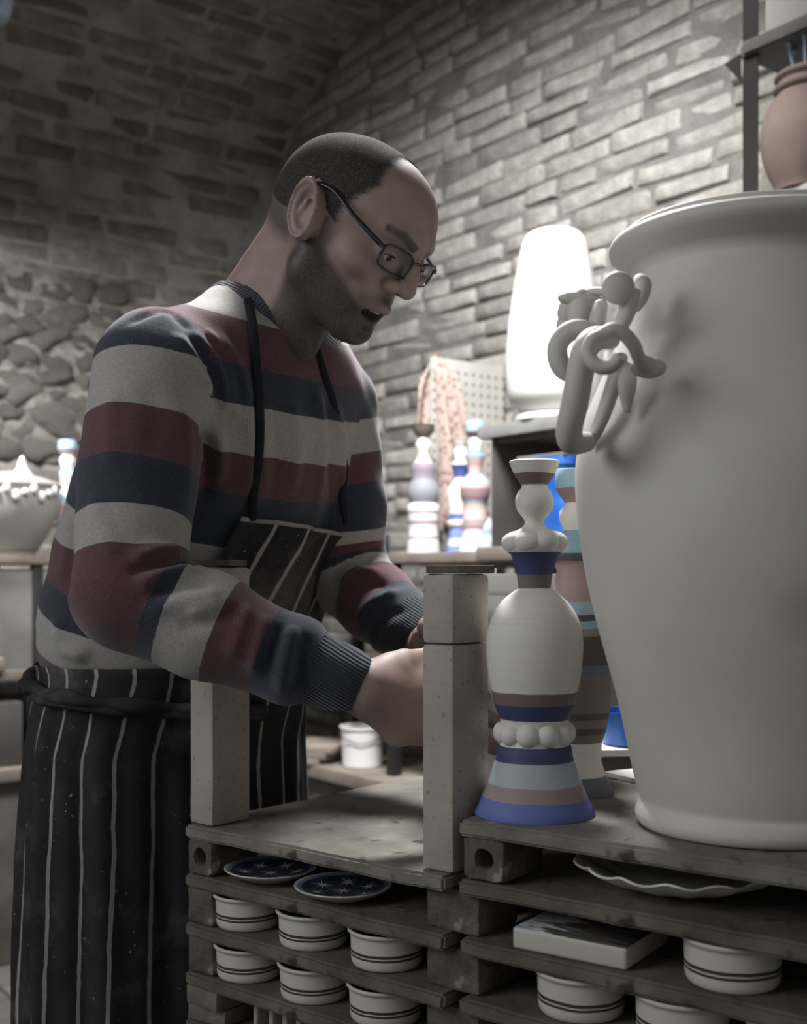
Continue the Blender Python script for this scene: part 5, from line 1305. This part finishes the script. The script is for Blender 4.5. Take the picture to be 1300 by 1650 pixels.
# waist tie gathers
for k, (z0, z1, w) in enumerate(((-.118, -.178, .011), (-.126, -.186, .008))):
    bm = bmesh.new(); pts = []
    for i in range(30):
        th = math.radians(-176+i*6.2); z = z0+(z1-z0)*i/29; pts.append(apt(th, z, .020+.003*math.sin(i*1.9+k)))
    tube(bm, pts, [w*(1+.25*math.sin(i*1.3+k*2)) for i in range(30)], 12, .8, 2); mobj('waist_tie', bm, ap.m, apron)
bm = bmesh.new(); b0 = apt(math.radians(-168), -.125, .02)
tube(bm, [b0, b0+Vector((-.012, -.01, .012)), b0+Vector((-.016, -.012, -.02)), b0+Vector((-.006, -.008, -.05)), b0+Vector((-.002, -.004, -.02)), b0], [.004]*6, 8, .5, 6)
tube(bm, [b0, b0+Vector((-.004, -.012, -.05)), b0+Vector((-.010, -.012, -.12)), b0+Vector((-.012, -.01, -.2))], [.004]*4, 8, .5, 6); mobj('bow', bm, tape, apron)
# trousers and shoes
def trou_fn(X, Y, Z):
    d = None
    for h0, k0, f0 in ((hipR, knR, ftR), (hipL, knL, ftL)):
        q = smin(sd_cone(X, Y, Z, t3(h0), t3(k0), .092, .068), sd_cone(X, Y, Z, t3(k0), t3(f0), .066, .058), .02); d = q if d is None else smin(d, q, .02)
    return smax(smax(d, .075-Z, .003), Z-.98, .003)
Vt, Qt = surf_nets(trou_fn, (-.54, 1.44, .05), (-.09, 1.93, 1.0), .011); Vt = relax(Vt, Qt, 2)
me = npmesh('trousers', Vt-np.array(t3(WL[man.name])), Qt); me.materials.append(mat('dark_trousers', '26272b', '1d1e21', 30, .9, .2)); me.shade_smooth(); link(bpy.data.objects.new('trousers', me), man, False)
for ft in (ftR, ftL):
    def shoe_fn(X, Y, Z):
        a = Vector((ft.x, ft.y, .05))-FD*.03; b = Vector((ft.x, ft.y, .038))+FD*.15
        d = smin(sd_cone(X, Y, Z, t3(a), t3(b), .046, .040), sd_cone(X, Y, Z, t3(a+UP*.02), t3(ft+UP*.03), .042, .048), .02)
        return smax(smax(d, .004-Z, .004), Z-.115, .004)
    Vt, Qt = surf_nets(shoe_fn, (ft.x-.16, ft.y-.22, -.01), (ft.x+.26, ft.y+.12, .14), .006)
    Vt[:, 2] = np.maximum(Vt[:, 2], .002)
    me = npmesh('shoe', Vt-np.array(t3(WL[man.name])), Qt); me.materials.append(bpy.data.materials['dark_steel']); me.shade_smooth(); link(bpy.data.objects.new('shoe', me), man, False)
